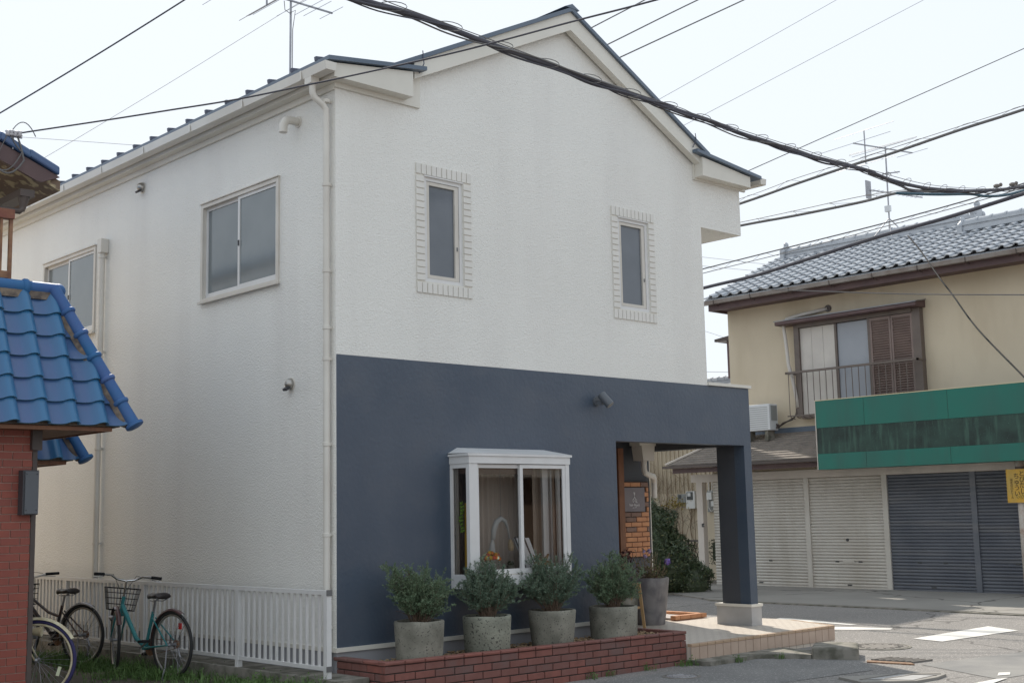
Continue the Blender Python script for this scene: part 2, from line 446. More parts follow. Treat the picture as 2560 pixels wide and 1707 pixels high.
def gz(x):
    return -0.08 if x < 7.5 else min(0.0, -0.08 + 0.08 * (x - 7.5) / 3.65)

def wall_y(cellx, cellz, holes, y0, y1):
    """wall in a y plane from y0 (front) to y1, cut into cells at cellx / cellz; cells for which holes(cx, cz) is true are left open"""
    m = M()
    nx, nz_ = len(cellx) - 1, len(cellz) - 1
    solid = [[not holes((cellx[i] + cellx[i + 1]) / 2, (cellz[k] + cellz[k + 1]) / 2) for k in range(nz_)] for i in range(nx)]
    for i in range(nx):
        for k in range(nz_):
            if not solid[i][k]: continue
            a, b, c, d = cellx[i], cellx[i + 1], cellz[k], cellz[k + 1]
            m.quad((a, y0, c), (b, y0, c), (b, y0, d), (a, y0, d))
            m.quad((a, y1, c), (a, y1, d), (b, y1, d), (b, y1, c))
            if i == 0 or not solid[i - 1][k]: m.quad((a, y0, c), (a, y0, d), (a, y1, d), (a, y1, c))
            if i == nx - 1 or not solid[i + 1][k]: m.quad((b, y0, c), (b, y1, c), (b, y1, d), (b, y0, d))
            if k == 0 or not solid[i][k - 1]: m.quad((a, y0, c), (a, y1, c), (b, y1, c), (b, y0, c))
            if k == nz_ - 1 or not solid[i][k + 1]: m.quad((a, y0, d), (b, y0, d), (b, y1, d), (a, y1, d))
    return m

BR = {}
def brick_mesh(L, H, T, ch, matl, key):
    """bevelled brick, front towards local -Y, centred on its front face"""
    k = (round(L, 3), round(H, 3), round(T, 3), key)
    if k in BR: return BR[k]
    a, b = L / 2, H / 2
    m = M()
    v = [(-a + ch, 0, -b + ch), (a - ch, 0, -b + ch), (a - ch, 0, b - ch), (-a + ch, 0, b - ch),
         (-a, ch, -b), (a, ch, -b), (a, ch, b), (-a, ch, b), (-a, T, -b), (a, T, -b), (a, T, b), (-a, T, b)]
    f = [(0, 1, 2, 3)]
    for o_ in (0, 4):
        for i in range(4):
            j = (i + 1) % 4
            f.append((o_ + j, o_ + i, o_ + 4 + i, o_ + 4 + j))
    f.append((8, 11, 10, 9))
    m.add(v, f)
    me = m.mesh('brick', fix=True); me.materials.append(matl)
    BR[k] = me
    return me
def lay_bricks(parent, org, u, n, length, rows, L, H, J, T, matl, key, jit=.0015, start=0.0, slope=0.0, pick=None, name='brick', skip=None, ch=.004):
    """courses of bricks; org lower-left corner on the front plane, u along the wall, n outward"""
    u = Vector(u); n = Vector(n); org = Vector(org); w = Vector((0, 0, 1))
    R = Matrix((u, -n, w)).transposed().to_4x4()
    for r in range(rows):
        z = (r + .5) * (H + J)
        s = -start - (0.5 * (L + J) if r % 2 else 0.0)
        while s < length - 1e-4:
            a, b = max(s, 0), min(s + L, length)
            s += L + J
            if b - a < .025: continue
            if skip and skip((a + b) / 2, z): continue
            mt = matl if pick is None else pick()
            me = brick_mesh(b - a, H, T, ch, mt, key + mt.name)
            p = org + u * ((a + b) / 2) + w * (z + slope * (a + b) / 2) + n * random.uniform(-jit, jit)
            inst(name, me, Matrix.Translation(p) @ R, parent)

# ================================================================== GROUND, STREET
m = M()
gx = [-120, -20, -4, 0, 4, 7.5, 8, 8.6, 9.2, 9.8, 10.4, 11.15, 14, 20, 140]
gy = [-90, -20, -6, -3, -1, 0, 2, 5, 9, 20, 160]
vv = [(x, y, gz(x)) for y in gy for x in gx]
ff = [(j * len(gx) + i, j * len(gx) + i + 1, (j + 1) * len(gx) + i + 1, (j + 1) * len(gx) + i) for j in range(len(gy) - 1) for i in range(len(gx) - 1)]
m.add(vv, ff)
struct('street_ground', m, m_asph)
m = M(); m.prism([(-11, 12), (-11, -2.2), (-.02, -2.2), (-.02, 12)], -.07, .05)
struct('dirt_lot_ground', m, m_soil)
m = M(); m.prism([(11.08, -6), (15.3, -6), (15.3, 14), (12.6, 14), (12.2, 6.2), (11.22, 4.5), (11.2, 1.0), (11.1, -.9)], -.05, .022)
struct('concrete_apron_pavement', m, m_apron)
m = M(); m.prism([(11.0, -6), (11.08, -6), (11.1, -.9), (11.2, 1.0), (11.22, 4.5), (11.14, 4.5), (11.1, 1.0), (11.0, -.9)], -.06, .014)
struct('apron_edge_kerb', m, m_kerb)
def sheet(name, poly, matl, dz=.004):
    m = M()
    vs_ = [(x, y, gz(x) + dz) for x, y in poly]
    m.add(vs_, [tuple(range(len(poly)))])
    return struct(name, m, matl)
sheet('crosswalk_marking', [(7.891, -1.355), (9.569, -1.511), (9.286, -2.064), (7.786, -1.807)], m_paint, .006)
sheet('road_edge_line_marking', [(9.255, 1.62), (9.256, 1.36), (8.981, .122), (8.87, .167), (9.08, 1.6)], m_paint, .006)
sheet('stop_line_marking', [(8.55, .35), (8.693, -.057), (8.774, -.544), (8.63, -.60), (8.28, .05), (8.2, .3)], m_paint, .006)
sheet('lane_dash_marking', [(5.204, -3.793), (5.424, -3.698), (5.521, -3.77), (5.35, -3.853)], m_paint, .009)
sheet('lane_dash_marking', [(4.55, -3.88), (4.962, -3.896), (5.098, -3.949), (4.62, -4.02)], m_paint, .009)
# asphalt patches and utility slab at the corner
m_patch = mat('patched_asphalt', (.20, .195, .19), .9, (.26, .25, .235), 2, bump=.5, bscale=140, bdist=.006)
sheet('asphalt_patch', [(5.6, -2.75), (7.6, -3.1), (7.2, -4.2), (5.0, -3.9)], m_patch, .004)
sheet('street_strip', [(2.2, -1.0), (5.0, -1.02), (5.2, -1.3), (5.57, -2.03), (4.9, -2.6), (3.2, -2.4), (2.0, -2.2)], mat('gutter_asphalt', (.225, .218, .21), .9, (.18, .175, .17), 1.5, bump=.8, bscale=70, bdist=.01, speck=(.42, .40, .38), sscale=60, sthr=.6), .004)
m = M(); m.prism([(4.084, -2.71), (4.662, -3.033), (4.974, -3.276), (4.911, -3.411), (4.628, -3.465), (4.288, -3.44), (3.9, -3.073)], -.1, -.055)
struct('corner_concrete_slab', m, m_apron)
# kerb beside the deck
m = M()
m.prism([(4.14, -.72), (4.14, -1.08), (4.6, -1.075), (4.98, -1.06), (5.15, -1.16), (5.24, -1.29), (5.36, -1.54), (5.75, -1.30), (5.8, -.74)], -.12, -.03)
struct('deck_kerb', m, m_kerb)
m = M()
m.prism([(5.36, -1.545), (5.57, -2.02), (6.08, -1.70), (6.0, -1.38), (5.76, -1.31)], -.12, .055)
o = struct('kerb_end_block', m, m_kerb)
bv = o.modifiers.new('b', 'BEVEL'); bv.width = .025; bv.segments = 2

def manhole(name, label, c, r, matl, ring):
    t = thing(name, label, 'manhole cover', (c[0], c[1], gz(c[0])), 'manhole covers in the street')
    z = gz(c[0])
    mm = M(); mm.lathe((c[0], c[1], z + .002), [(r + .035, 0), (r + .035, .006), (r, .008), (r, .004)], 36, open_=True)
    part('ring', mm, ring, t)
    mm = M(); mm.lathe((c[0], c[1], z), [(r - .008, 0), (r - .008, .009), (r * .9, .012), (r * .86, .009), (r * .6, .009), (r * .57, .012), (r * .5, .012), (r * .47, .009), (.001, .010)], 36)
    for k in range(16):
        a = k * PI / 8
        mm.obox((c[0] + math.cos(a) * r * .73, c[1] + math.sin(a) * r * .73, z + .011), (math.cos(a), math.sin(a), 0), (-math.sin(a), math.cos(a), 0), (0, 0, 1), r * .1, .008, .004)
    part('lid', mm, matl, t)
manhole('manhole_cover', 'small round iron cover with radial pattern in shaded asphalt near brick planter', (3.30, -1.365), .165, m_iron, m_iron2)
manhole('manhole_cover', 'large worn round cover in the sunlit road beyond the kerb end', (6.9, -1.47), .34, m_iron2, m_kerb)
t = thing('drain_grate', 'rusty metal plate of a street drain lying beside kerb end block', 'drain', (5.45, -2.4, -.08))
m = M(); m.prism([(5.547, -2.13), (5.62, -2.62), (5.52, -2.72), (5.43, -2.2)], -.079, -.066)
part('plate', m, m_rust, t)
m = M()
for k in range(7):
    a = k / 6.0
    m.bar((5.62 + .05 * a, -2.15 - .45 * a, -.07), (5.95 + .05 * a, -2.2 - .45 * a, -.07), .03, .02)
part('grating', m, m_iron2, t)
t = thing('gutter_frame', 'rectangular metal edged slab set in the corner concrete at the road side', 'drain', (4.5, -3.2, -.03))
m = M()
for p, q in (((4.02, -3.0), (4.58, -3.06)), ((4.58, -3.06), (4.86, -3.38)), ((4.2, -3.16), (4.62, -3.2)), ((4.62, -3.2), (4.74, -3.4))):
    m.bar((p[0], p[1], -.053), (q[0], q[1], -.053), .025, .01)
part('frame', m, m_iron2, t)
m = M(); m.add([(4.08, -3.03, -.051), (4.57, -3.085, -.051), (4.8, -3.38, -.051), (4.3, -3.4, -.051)], [(0, 1, 2, 3)])
part('plate', m, m_concrete, t)

# ================================================================== MAIN HOUSE
H = thing('shop_house', 'two storey white stucco house with navy ground floor front and hair salon porch', 'house', (3.25, 0, 0))
# --- front wall, navy lower storey
bayx = (1.43, 2.80); bayz = (.90, 2.13)
def hole_lo(x, z):
    return (bayx[0] < x < bayx[1] and bayz[0] < z < bayz[1]) or (3.92 < x < 6.36 and z < 2.412)
lower = part('navy_wall', wall_y([0, bayx[0], bayx[1], 3.92, 6.36, 6.508], [.40, .9, 2.13, 2.412, 3.15], hole_lo, 0, .16), m_navy, H)
# pillar return and side beam of the porch
m = M(); m.box(6.36, 6.508, .16, .445, .40, 2.412)
part('porch_pillar', m, m_navys, H)
m = M(); m.box(6.30, 6.506, .16, 1.75, 2.412, 3.148)
part('porch_beam', m, m_navys, H)
m = M(); m.box(3.92, 6.30, .16, 1.75, 2.62, 2.66)
part('porch_ceiling', m, m_trim, H)
m = M(); m.box(6.336, 6.55, -.02, .53, .137, .372)
pl_ = part('pillar_plinth', m, m_concrete, H)
m = M(); m.box(6.322, 6.566, -.034, .545, .372, .405)
part('plinth_cap', m, m_trim, pl_)
# recessed porch back wall
m = M(); m.box(3.92, 6.5, 1.75, 1.9, .137, 2.7)
part('porch_back_wall', m, m_navys, H)
m = M(); m.box(3.80, 3.915, .165, 1.75, .137, 2.7)
part('porch_side_wall', m, m_navys, H)
m = M(); m.box(5.78, 5.885, 1.66, 1.748, .137, 2.45)
part('door_jamb', m, m_wood, H)
m = M(); m.box(4.7, 5.78, 1.70, 1.749, .137, 2.3)
dr = part('shop_door', m, m_wood, H)
m = M(); m.box(4.82, 5.66, 1.692, 1.70, .5, 2.1)
part('door_glass', m, m_frost2, dr)
m = M(); m.tube([(5.7, 1.66, 1.0), (5.7, 1.66, 1.35)], .012, 8)
part('handle', m, m_chrome, dr)
# --- orange brick panel with the salon sign
pan = part('brick_panel', M().box(5.892, 6.432, 1.722, 1.75, .98, 2.005), m_mortar, H)
PX0, PZ0 = 5.898, .985
ob = [0]
def pick_or():
    return random.choice([m_orange] * 5 + [m_orangedark] * 2)
lay_bricks(pan, (PX0, 1.705, PZ0), (1, 0, 0), (0, -1, 0), .53, 15, .205, .058, .0095, .02, m_orange, 'or', pick=pick_or, skip=lambda s, z: s < .425 and .60 < z < .945 - .0, start=.05)
# --- base trim and foundation
m = M(); m.box(-.018, 3.92, -.02, 0.0, .362, .402); m.box(-.018, -.001, .001, 9.5, .362, .402)
part('base_trim', m, m_trim, H)
m = M(); m.box(.008, 3.92, .01, .15, -.1, .361); m.box(.008, .15, .15, 9.5, -.1, .361)
part('foundation', m, m_found, H)
# --- interior of the salon behind the bay window
room = part('salon_room', M().box(.25, 3.78, 1.6, 1.66, .4, 2.6).box(.25, 3.78, .2, 1.6, .38, .4).box(.25, 3.78, .2, 1.6, 2.5, 2.56).box(.2, .25, .2, 1.6, .4, 2.55).box(3.74, 3.79, .165, 1.6, .4, 2.5), m_room, H)
part('inner_partition', M().box(1.75, 2.35, 1.15, 1.2, .4, 2.5), m_room2, H)
# --- bay window
BY = -.30
bay = part('bay_window', M().box(1.40, 2.83, BY, -.001, .868, .985), m_alu, H)      # sill box
m = M()
m.add([(1.375, BY - .02, 2.215), (2.86, BY - .02, 2.215), (2.86, -.001, 2.225), (1.375, -.001, 2.225), (1.50, -.001, 2.285), (2.74, -.001, 2.285)],
      [(0, 1, 5, 4), (0, 4, 3), (1, 2, 5), (3, 4, 5, 2)])
m.box(1.375, 2.86, BY - .02, -.001, 2.19, 2.214)
part('bay_roof', m, m_alu, bay)
part('head_rail', M().box(1.392, 2.84, BY - .008, -.001, 2.115, 2.189), m_alu, bay)
m = M(); m.box(1.40, 1.515, BY, BY + .05, .986, 2.114); m.box(1.40, 1.435, BY + .051, -.001, .986, 1.01); m.box(1.40, 1.435, BY + .051, -.001, 2.07, 2.114); m.box(1.40, 1.43, -.035, -.001, 1.011, 2.069)
part('corner_post', m, m_alu, bay)
m = M(); m.box(2.775, 2.83, BY, BY + .05, .986, 2.114); m.box(2.79, 2.83, BY + .051, -.001, .986, 1.01); m.box(2.79, 2.83, BY + .051, -.001, 2.07, 2.114); m.box(2.80, 2.83, -.035, -.001, 1.011, 2.069)
part('corner_post', m, m_alu, bay)
def sash(x0, x1, y, name='sash'):
    m = M(); w = .042
    m.box(x0, x0 + w, y, y + .025, .995, 2.108); m.box(x1 - w, x1, y, y + .025, .995, 2.108)
    m.box(x0 + w, x1 - w, y, y + .025, .995, 1.045); m.box(x0 + w, x1 - w, y, y + .025, 2.07, 2.108)
    s = part(name, m, m_alu, bay)
    part('pane', M().quad((x0 + w, y + .012, 1.045), (x1 - w, y + .012, 1.045), (x1 - w, y + .012, 2.07), (x0 + w, y + .012, 2.07)).mesh('pane', False), m_glass, bay)
sash(1.516, 2.155, BY + .035)
sash(2.105, 2.774, BY + .006)
part('pane', M().quad((1.418, -.035, 1.01), (1.418, BY + .05, 1.01), (1.418, BY + .05, 2.07), (1.418, -.035, 2.07)).mesh('pane', False), m_glass, bay)
part('pane', M().quad((2.812, BY + .05, 1.01), (2.812, -.035, 1.01), (2.812, -.035, 2.07), (2.812, BY + .05, 2.07)).mesh('pane', False), m_glass, bay)
part('track', M().box(1.516, 2.774, BY + .003, BY + .07, .986, .994), m_alubeige, bay)
part('inner_frame', M().box(2.62, 2.66, -.1, -.07, .99, 2.11).box(2.70, 2.74, -.06, -.03, .99, 2.11).box(1.44, 1.48, -.04, -.01, .99, 2.11), m_alu, bay)
part('roller_blind', M().box(1.5, 2.6, .02, .08, 2.02, 2.12), m_room2, bay)
# curtains: pleated sheets hanging inside
def curtain(x0, x1, y, z0, z1, matl, nw, amp=.02):
    m = M(); n = nw * 8
    for i in range(n + 1):
        x = x0 + (x1 - x0) * i / n
        yy = y + amp * math.sin(i / 8 * 2 * PI) + amp * .4 * math.sin(i / 5.3)
        m.v += [(x, yy, z0), (x, yy, z1)]
    m.f += [(2 * i, 2 * i + 2, 2 * i + 3, 2 * i + 1) for i in range(n)]
    o = part('curtain', m, matl, H, smooth=True)
curtain(2.18, 2.86, .55, .45, 2.45, m_curtain, 9)
curtain(3.02, 3.6, .5, .45, 2.45, m_room2, 6)
curtain(2.2, 2.9, 1.0, .45, 2.48, m_room, 10)
curtain(1.0, 1.5, .7, .45, 2.45, m_room2, 6)
curtain(2.66, 2.79, .10, 1.0, 2.1, m_curtain, 3, .012)

# --- upper front wall
W1 = (1.109, 1.627, 3.979, 5.083); W2 = (4.071, 4.609, 3.979, 5.083)
def hole_up(x, z):
    for w in (W1, W2):
        if w[0] < x < w[1] and w[2] < z < w[3]: return True
    return x > 5.66 and z < 5.184
m = wall_y([0, W1[0], W1[1], W2[0], W2[1], 5.66, 6.502], [3.151, 3.979, 5.083, 5.184, 5.88], hole_up, 0, .16)
part('upper_front_wall', m, m_white, H)
m = M(); m.prism([(0, 5.88), (6.502, 5.88), (6.502, 5.93), (5.6, 6.10), (3.235, 7.37), (.68, 6.10), (0, 5.93)], 0, .16, 'y')
part('gable_wall', m, m_white, H)
# overhang of the balcony roof, upper right wall, parapet
m = M(); m.box(5.52, 5.658, .161, 9.3, 3.152, 5.95)
part('upper_side_wall', m, m_white, H)
m = M(); m.box(5.66, 6.5, .161, 1.75, 5.186, 5.30); m.box(6.36, 6.5, .161, 1.75, 5.30, 5.93)
part('balcony_soffit', m, m_white, H)
m = M(); m.box(6.36, 6.505, .161, 1.75, 3.149, 3.152); m.box(5.66, 6.54, -.028, .19, 3.153, 3.192); m.box(6.33, 6.54, .191, 1.78, 3.153, 3.192)
part('parapet_cap', m, m_trim, H)
m = M(); m.box(6.36, 6.5, 1.9, 9.4, .0, 3.15); m.box(5.66, 6.36, 1.9, 9.4, 3.05, 3.15); m.box(0, 6.5, 9.3, 9.45, 0, 5.9)
part('rear_wall', m, m_white, H)
# --- left wall
WA = (.993, 2.581, 3.983, 5.102); WB = (5.256, 6.869, 3.983, 5.103)
m = M()
mm = wall_y([.161, WA[0], WA[1], WB[0], WB[1], 9.3], [.40, 3.983, 5.102, 5.93], lambda y, z: (WA[0] < y < WA[1] or WB[0] < y < WB[1]) and 3.983 < z < 5.102, 0, .15)
mm.v = [(p[1], p[0], p[2]) for p in mm.v]
part('left_wall', mm, m_white, H)
# corner return: the white left face of the front wall reads white, a thin skin over the navy wall end
m = M(); m.box(-.004, 0.0, .0, .16, .40, 5.93)
part('corner_skin', m, m_white, H)
# --- slim front windows with brick surrounds
def slim_window(w):
    x0, x1, z0, z1 = w
    f = .038
    m = M()
    m.box(x0, x0 + f, .012, .07, z0, z1); m.box(x1 - f, x1, .012, .07, z0, z1)
    m.box(x0 + f, x1 - f, .012, .07, z0, z0 + f); m.box(x0 + f, x1 - f, .012, .07, z1 - f, z1)
    fr = part('window', m, m_alu, H)
    s = .075
    m = M(); g = .004
    a0, a1, c0, c1 = x0 + f + g, x1 - f - g, z0 + f + g, z1 - f - g
    q = .036
    m.box(a0, a0 + q, .02, .06, c0, c1); m.box(a1 - q * 1.4, a1, .02, .06, c0, c1)
    m.box(a0 + q, a1 - q * 1.4, .02, .06, c0, c0 + q); m.box(a0 + q, a1 - q * 1.4, .02, .06, c1 - q, c1)
    part('sash', m, m_alubeige, fr)
    part('pane', M().box(a0 + q, a1 - q * 1.4, .042, .05, c0 + q, c1 - q), m_frost2, fr)
    part('drip_cap', M().box(x0 - .01, x1 + .01, -.012, .05, z1 + .001, z1 + .014), m_alu, fr)
    part('latch', M().box(a1 - .03, a1 - .02, .012, .02, z0 + .37, z0 + .41), m_lamp, fr)
    part('backing', M().box(x0, x1, .072, .1, z0, z1), m_gasket, fr)
    # surround of painted bricks
    sr = part('brick_surround', M().box(x0 - .118, x0 - .0015, -.004, -.0005, z0 - .125, z1 + .125).box(x1 + .0015, x1 + .118, -.004, -.0005, z0 - .125, z1 + .125).box(x0 - .0014, x1 + .0014, -.004, -.0005, z1 + .015, z1 + .125).box(x0 - .0014, x1 + .0014, -.004, -.0005, z0 - .125, z0 - .0015), m_trim, H)
    n = 11; W = (x1 - x0 + .236)
    me_v = brick_mesh(W / n - .011, .108, .014, .003, m_white_br, 'wb')
    for k in range(n):
        for zc in (z1 + .07, z0 - .07):
            inst('brick', me_v, Matrix.Translation((x0 - .118 + W * (k + .5) / n + random.uniform(-.002, .002), -.016, zc)), sr)
    nr = 16; Hh = (z1 - z0) / nr
    me_h = brick_mesh(.108, Hh - .010, .014, .003, m_white_br, 'wb')
    for k in range(nr):
        for xc in (x0 - .061, x1 + .061):
            inst('brick', me_h, Matrix.Translation((xc + random.uniform(-.002, .002), -.016, z0 + Hh * (k + .5))), sr)
m_white_br = mat('painted_brick', (.77, .745, .70), .5, (.72, .70, .655), 3, bump=.3, bscale=60, bdist=.004)
slim_window(W1); slim_window(W2)
# --- sliding windows on the left wall
def slide_window(w, matl):
    y0, y1, z0, z1 = w
    m = M(); f = .045
    m.box(-.02, .06, y0, y0 + f, z0, z1); m.box(-.02, .06, y1 - f, y1, z0, z1)
    m.box(-.02, .06, y0 + f, y1 - f, z1 - f, z1); m.box(-.02, .06, y0 + f, y1 - f, z0, z0 + f)
    m.box(-.035, .0, y0 - .008, y1 + .008, z1 + .001, z1 + .012); m.box(-.05, -.021, y0 - .012, y1 + .012, z0 - .012, z0 + .012)
    fr = part('window', m, m_alubeige, H)
    ym = (y0 + y1) / 2
    for a, b, x in ((y0 + f, ym + .03, .0), (ym - .03, y1 - f, .028)):
        q = .036
        m = M()
        m.box(x, x + .025, a, a + q, z0 + f, z1 - f); m.box(x, x + .025, b - q, b, z0 + f, z1 - f)
        m.box(x, x + .025, a + q, b - q, z0 + f, z0 + f + .06); m.box(x, x + .025, a + q, b - q, z1 - f - q, z1 - f)
        part('sash', m, m_alu, fr)
        part('pane', M().box(x + .01, x + .016, a + q, b - q, z0 + f + .06, z1 - f - q), matl, fr)
    part('lock', M().box(-.008, 0, ym + .0, ym + .02, (z0 + z1) / 2 - .03, (z0 + z1) / 2 + .03), m_gasket, fr)
    part('backing', M().box(.062, .08, y0, y1, z0, z1), m_gasket, fr)
slide_window(WA, m_frost); slide_window(WB, m_frost)
# --- trim bands, eave boxes, fascias
part_each('frieze_band', [M().box(-.03, 1.042, -.03, -.001, 5.79, 5.88).box(.932, 1.042, -.0295, -.001, 5.88, 6.27), M().box(-.03, -.0045, -.0009, 9.4, 5.77, 5.86),
    M().box(5.53, 6.6, -.03, -.001, 5.785, 5.88).box(5.53, 5.655, -.0295, -.001, 5.88, 6.24)], m_trim, H)
part_each('eave_box', [M().prism([(-.125, 5.838), (.85, 5.838), (.85, 6.105), (-.125, 5.975)], -.16, -.0305, 'y'),
    M().prism([(5.545, 5.812), (6.545, 5.812), (6.545, 5.955), (5.545, 6.055)], -.16, -.0305, 'y'),
    M().prism([(-.125, 5.83), (-.0305, 5.83), (-.0305, 5.985), (-.125, 5.975)], -.0304, 9.4, 'y'),
    M().box(6.505, 6.6, -.03, 9.4, 5.83, 5.95)], m_trim, H)
# gable fascia boards (front face y -.12)
m = M()
def zl(x): return 6.152 + (x - .624) * .4925
def zr(x): return 6.176 + (5.643 - x) * .518
xa = 3.235; za = 7.437
m.prism([(.90, zl(.90) - .052), (xa, za - .052), (xa, za - .27), (.90, zl(.90) - .235)], -.12, -.0305, 'y')
m.prism([(xa + .001, za - .052), (5.66, zr(5.66) - .052), (5.66, zr(5.66) - .25), (xa + .001, za - .27)], -.12, -.0305, 'y')
part('gable_fascia', m, m_trim, H)
# roof sheets
def slab_y(m, pts, y0, y1, th):
    """roof sheet following pts (x, z) along y"""
    up = [(x, z) for x, z in pts]; dn = [(x, z - th) for x, z in reversed(pts)]
    return m.prism(up + dn, y0, y1, 'y')
m = M()
slab_y(m, [(.60, zl(.60)), (xa, za), (5.72, zr(5.72))], -.155, 9.6, .05)
roof = part('roof', m, m_slate, H)
m = M()
slab_y(m, [(-.22, 6.018), (1.0, 6.182)], -.205, 9.6, .042)
slab_y(m, [(5.40, 6.13), (6.74, 5.992)], -.205, 9.6, .042)
part('eave_roof', m, m_slate, roof)
rib_me = M().box(-.02, 1.0, -.018, .018, 0, .04).mesh('roof_rib'); rib_me.materials.append(m_rib)
for k in range(22):
    y = .017 + .4245 * k
    a = math.atan2(.164, 1.22)
    inst('roof_rib', rib_me, Matrix.Translation((-.205, y, 6.022)) @ Matrix.Rotation(-a, 4, 'Y'), roof)
part('ridge_cap', M().prism([(xa - .12, za - .02), (xa, za + .035), (xa + .12, za - .02)], -.16, 9.6, 'y'), m_slate, roof)
# snow-wire hooks at the roof edge
part('roof_hook', M().tube([(.98, -.16, 6.36), (.99, -.165, 6.22), (.955, -.13, 6.12)], .006, 5), m_rib, roof)
part('roof_hook', M().tube([(5.42, -.16, 6.34), (5.43, -.165, 6.26), (5.40, -.13, 6.16)], .006, 5), m_rib, roof)
# --- gutters and downpipes
def gutter(x0, x1, z, y0, y1):
    m = M()
    pr = [(x0, z + .085), (x0 + .006, z + .085), (x0 + .02, z + .012), (x1 - .02, z + .012), (x1 - .006, z + .085), (x1, z + .085), (x1 - .012, z), (x0 + .012, z)]
    m.prism(pr, y0, y1, 'y'); m.prism([(x0 + .001, z + .084), (x1 - .001, z + .084), (x1 - .013, z + .001), (x0 + .013, z + .001)], y0 - .006, y0, 'y')
    for k in range(8):
        m.box(x0 - .003, x0, y0 + 1.1 * k + .4, y0 + 1.1 * k + .43, z, z + .088)
    return m
part('gutter', gutter(-.275, -.14, 5.865, -.215, 9.5), m_pvc, H, auto=True)
part('gutter', gutter(6.76, 6.9, 5.9, -.16, 9.5), m_pvc, H, auto=True)
m = M()
m.box(-.262, -.165, .04, .15, 5.80, 5.866)
m.tube([(-.21, .09, 5.80), (-.21, .09, 5.72), (-.19, .088, 5.675), (-.10, .078, 5.62), (-.066, .072, 5.575), (-.062, .072, 5.5), (-.062, .072, .12)], .033, 12)
dp = part('downpipe', m, m_pvc, H, auto=True)
for z in (5.66, 4.818, 3.965, 3.41, 3.108, 2.293, 1.444, .589):
    m = M(); m.lathe((-.062, .072, z - .02), [(.034, 0), (.04, .002), (.04, .034), (.034, .036)], 14)
    m.box(-.04, -.001, .06, .085, z - .012, z + .012)
    part('pipe_bracket', m, m_pvc, dp, auto=True)
m = M(); m.tube([(-.062, 4.965, .12), (-.062, 4.965, 4.98)], .036, 12); m.box(-.105, -.004, 4.91, 5.02, 4.95, 5.125)
dp = part('downpipe', m, m_pvc, H, auto=True)
for z in (4.9, 3.7, 2.5, 1.35):
    m = M(); m.lathe((-.062, 4.965, z - .02), [(.037, 0), (.043, .002), (.043, .03), (.037, .032)], 14); m.box(-.04, -.001, 4.955, 4.98, z - .012, z + .012)
    part('pipe_bracket', m, m_pvc, dp, auto=True)
# vents and elbow pipe
m = M(); m.tube([(0, .653, 5.60), (-.10, .653, 5.60), (-.15, .655, 5.585), (-.175, .66, 5.54), (-.178, .66, 5.46)], [.042, .042, .045, .044, .043], 14)
m.lathe((0, .653, 5.6), [(.06, -.012), (.06, 0)], 16, 'x')
part('vent_elbow', m, m_pvc, H, auto=True)
def hood(y, z, r):
    v = part('vent_hood', M().lathe((0, y, z), [(r * 1.12, -.012), (r * 1.12, -.001)], 18, 'x'), m_pvc, H)
    m = M(); n = 12
    prof = []
    for i in range(7):
        a = PI / 2 * i / 6
        prof.append((max(.002, r * math.cos(a)), -.012 - r * 1.15 * math.sin(a)))
    m.lathe((0, y, z), prof, 18, 'x')
    part('vent_cowl', m, m_ventsteel, v, smooth=True)
    part('vent_mouth', M().obox((-.055, y, z - r * .82), (1, 0, .7), (0, 1, 0), (-.7, 0, 1), r * .55, r * .62, .012), m_gasket, v)
hood(4.02, 5.607, .06); hood(.767, 2.93, .056)
# porch hopper and downpipe
m = M(); m.prism([(5.95, 2.56), (6.29, 2.56), (6.29, 2.48), (6.26, 2.48), (6.24, 2.28), (6.02, 2.28), (5.99, 2.48), (5.95, 2.48)], 1.42, 1.60, 'y')
hp = part('rain_hopper', m, m_pvc, H)
m = M(); m.tube([(6.13, 1.51, 2.29), (6.13, 1.51, 2.16), (6.15, 1.51, 2.115), (6.23, 1.52, 2.09), (6.42, 1.6, 2.07), (6.50, 1.66, 2.05), (6.545, 1.70, 2.0), (6.55, 1.705, 1.92), (6.55, 1.71, 1.78)], .04, 12)
part('downpipe', m, m_pvc, H, auto=True)
part('corner_strip', M().box(6.5005, 6.514, 1.742, 1.757, .14, 2.4), m_trim, H)
# spotlight
m = M(); m.lathe((3.60, 0, 2.855), [(.055, -.03), (.055, -.001)], 16, 'y'); m.bar((3.60, -.03, 2.84), (3.615, -.10, 2.83), .035, .05)
sp = part('spotlight', m, m_lamp, H)
a = Vector((3.585, -.10, 2.93)); b = Vector((3.63, -.20, 2.80))
part('lamp_head', M().tube([a, a + (b - a) * .12, b], [.045, .052, .052], 16), m_lamp, sp, auto=True)
part('lens', M().tube([b, b + (b - a).normalized() * .004], .043, 16), m_lens, sp)

# --- salon sign on the brick panel
sg = thing('salon_sign', 'square charcoal salon sign with white scissors on the orange brick panel', 'sign', (6.1, 1.70, 1.75))
part('plate', M().box(5.90, 6.325, 1.688, 1.702, 1.598, 1.922), m_signplate, sg)
def text(name, body, loc, size, matl, parent, rot=(PI / 2, 0, 0), align='CENTER', ext=.001, space=1.0, line=1.0):
    c = bpy.data.curves.new(name, 'FONT'); c.body = body; c.size = size; c.align_x = align; c.extrude = ext
    c.space_character = space; c.space_line = line
    tmp = bpy.data.objects.new('lettering', c); COL.objects.link(tmp)
    bpy.context.view_layer.update()
    me = bpy.data.meshes.new_from_object(tmp.evaluated_get(bpy.context.evaluated_depsgraph_get()))
    me.name = name
    bpy.data.objects.remove(tmp); bpy.data.curves.remove(c)
    me.materials.clear(); me.materials.append(matl)
    from mathutils import Euler
    me.transform(Matrix.Translation(loc) @ Euler(rot).to_matrix().to_4x4())
    return link(name, me, matl, parent)
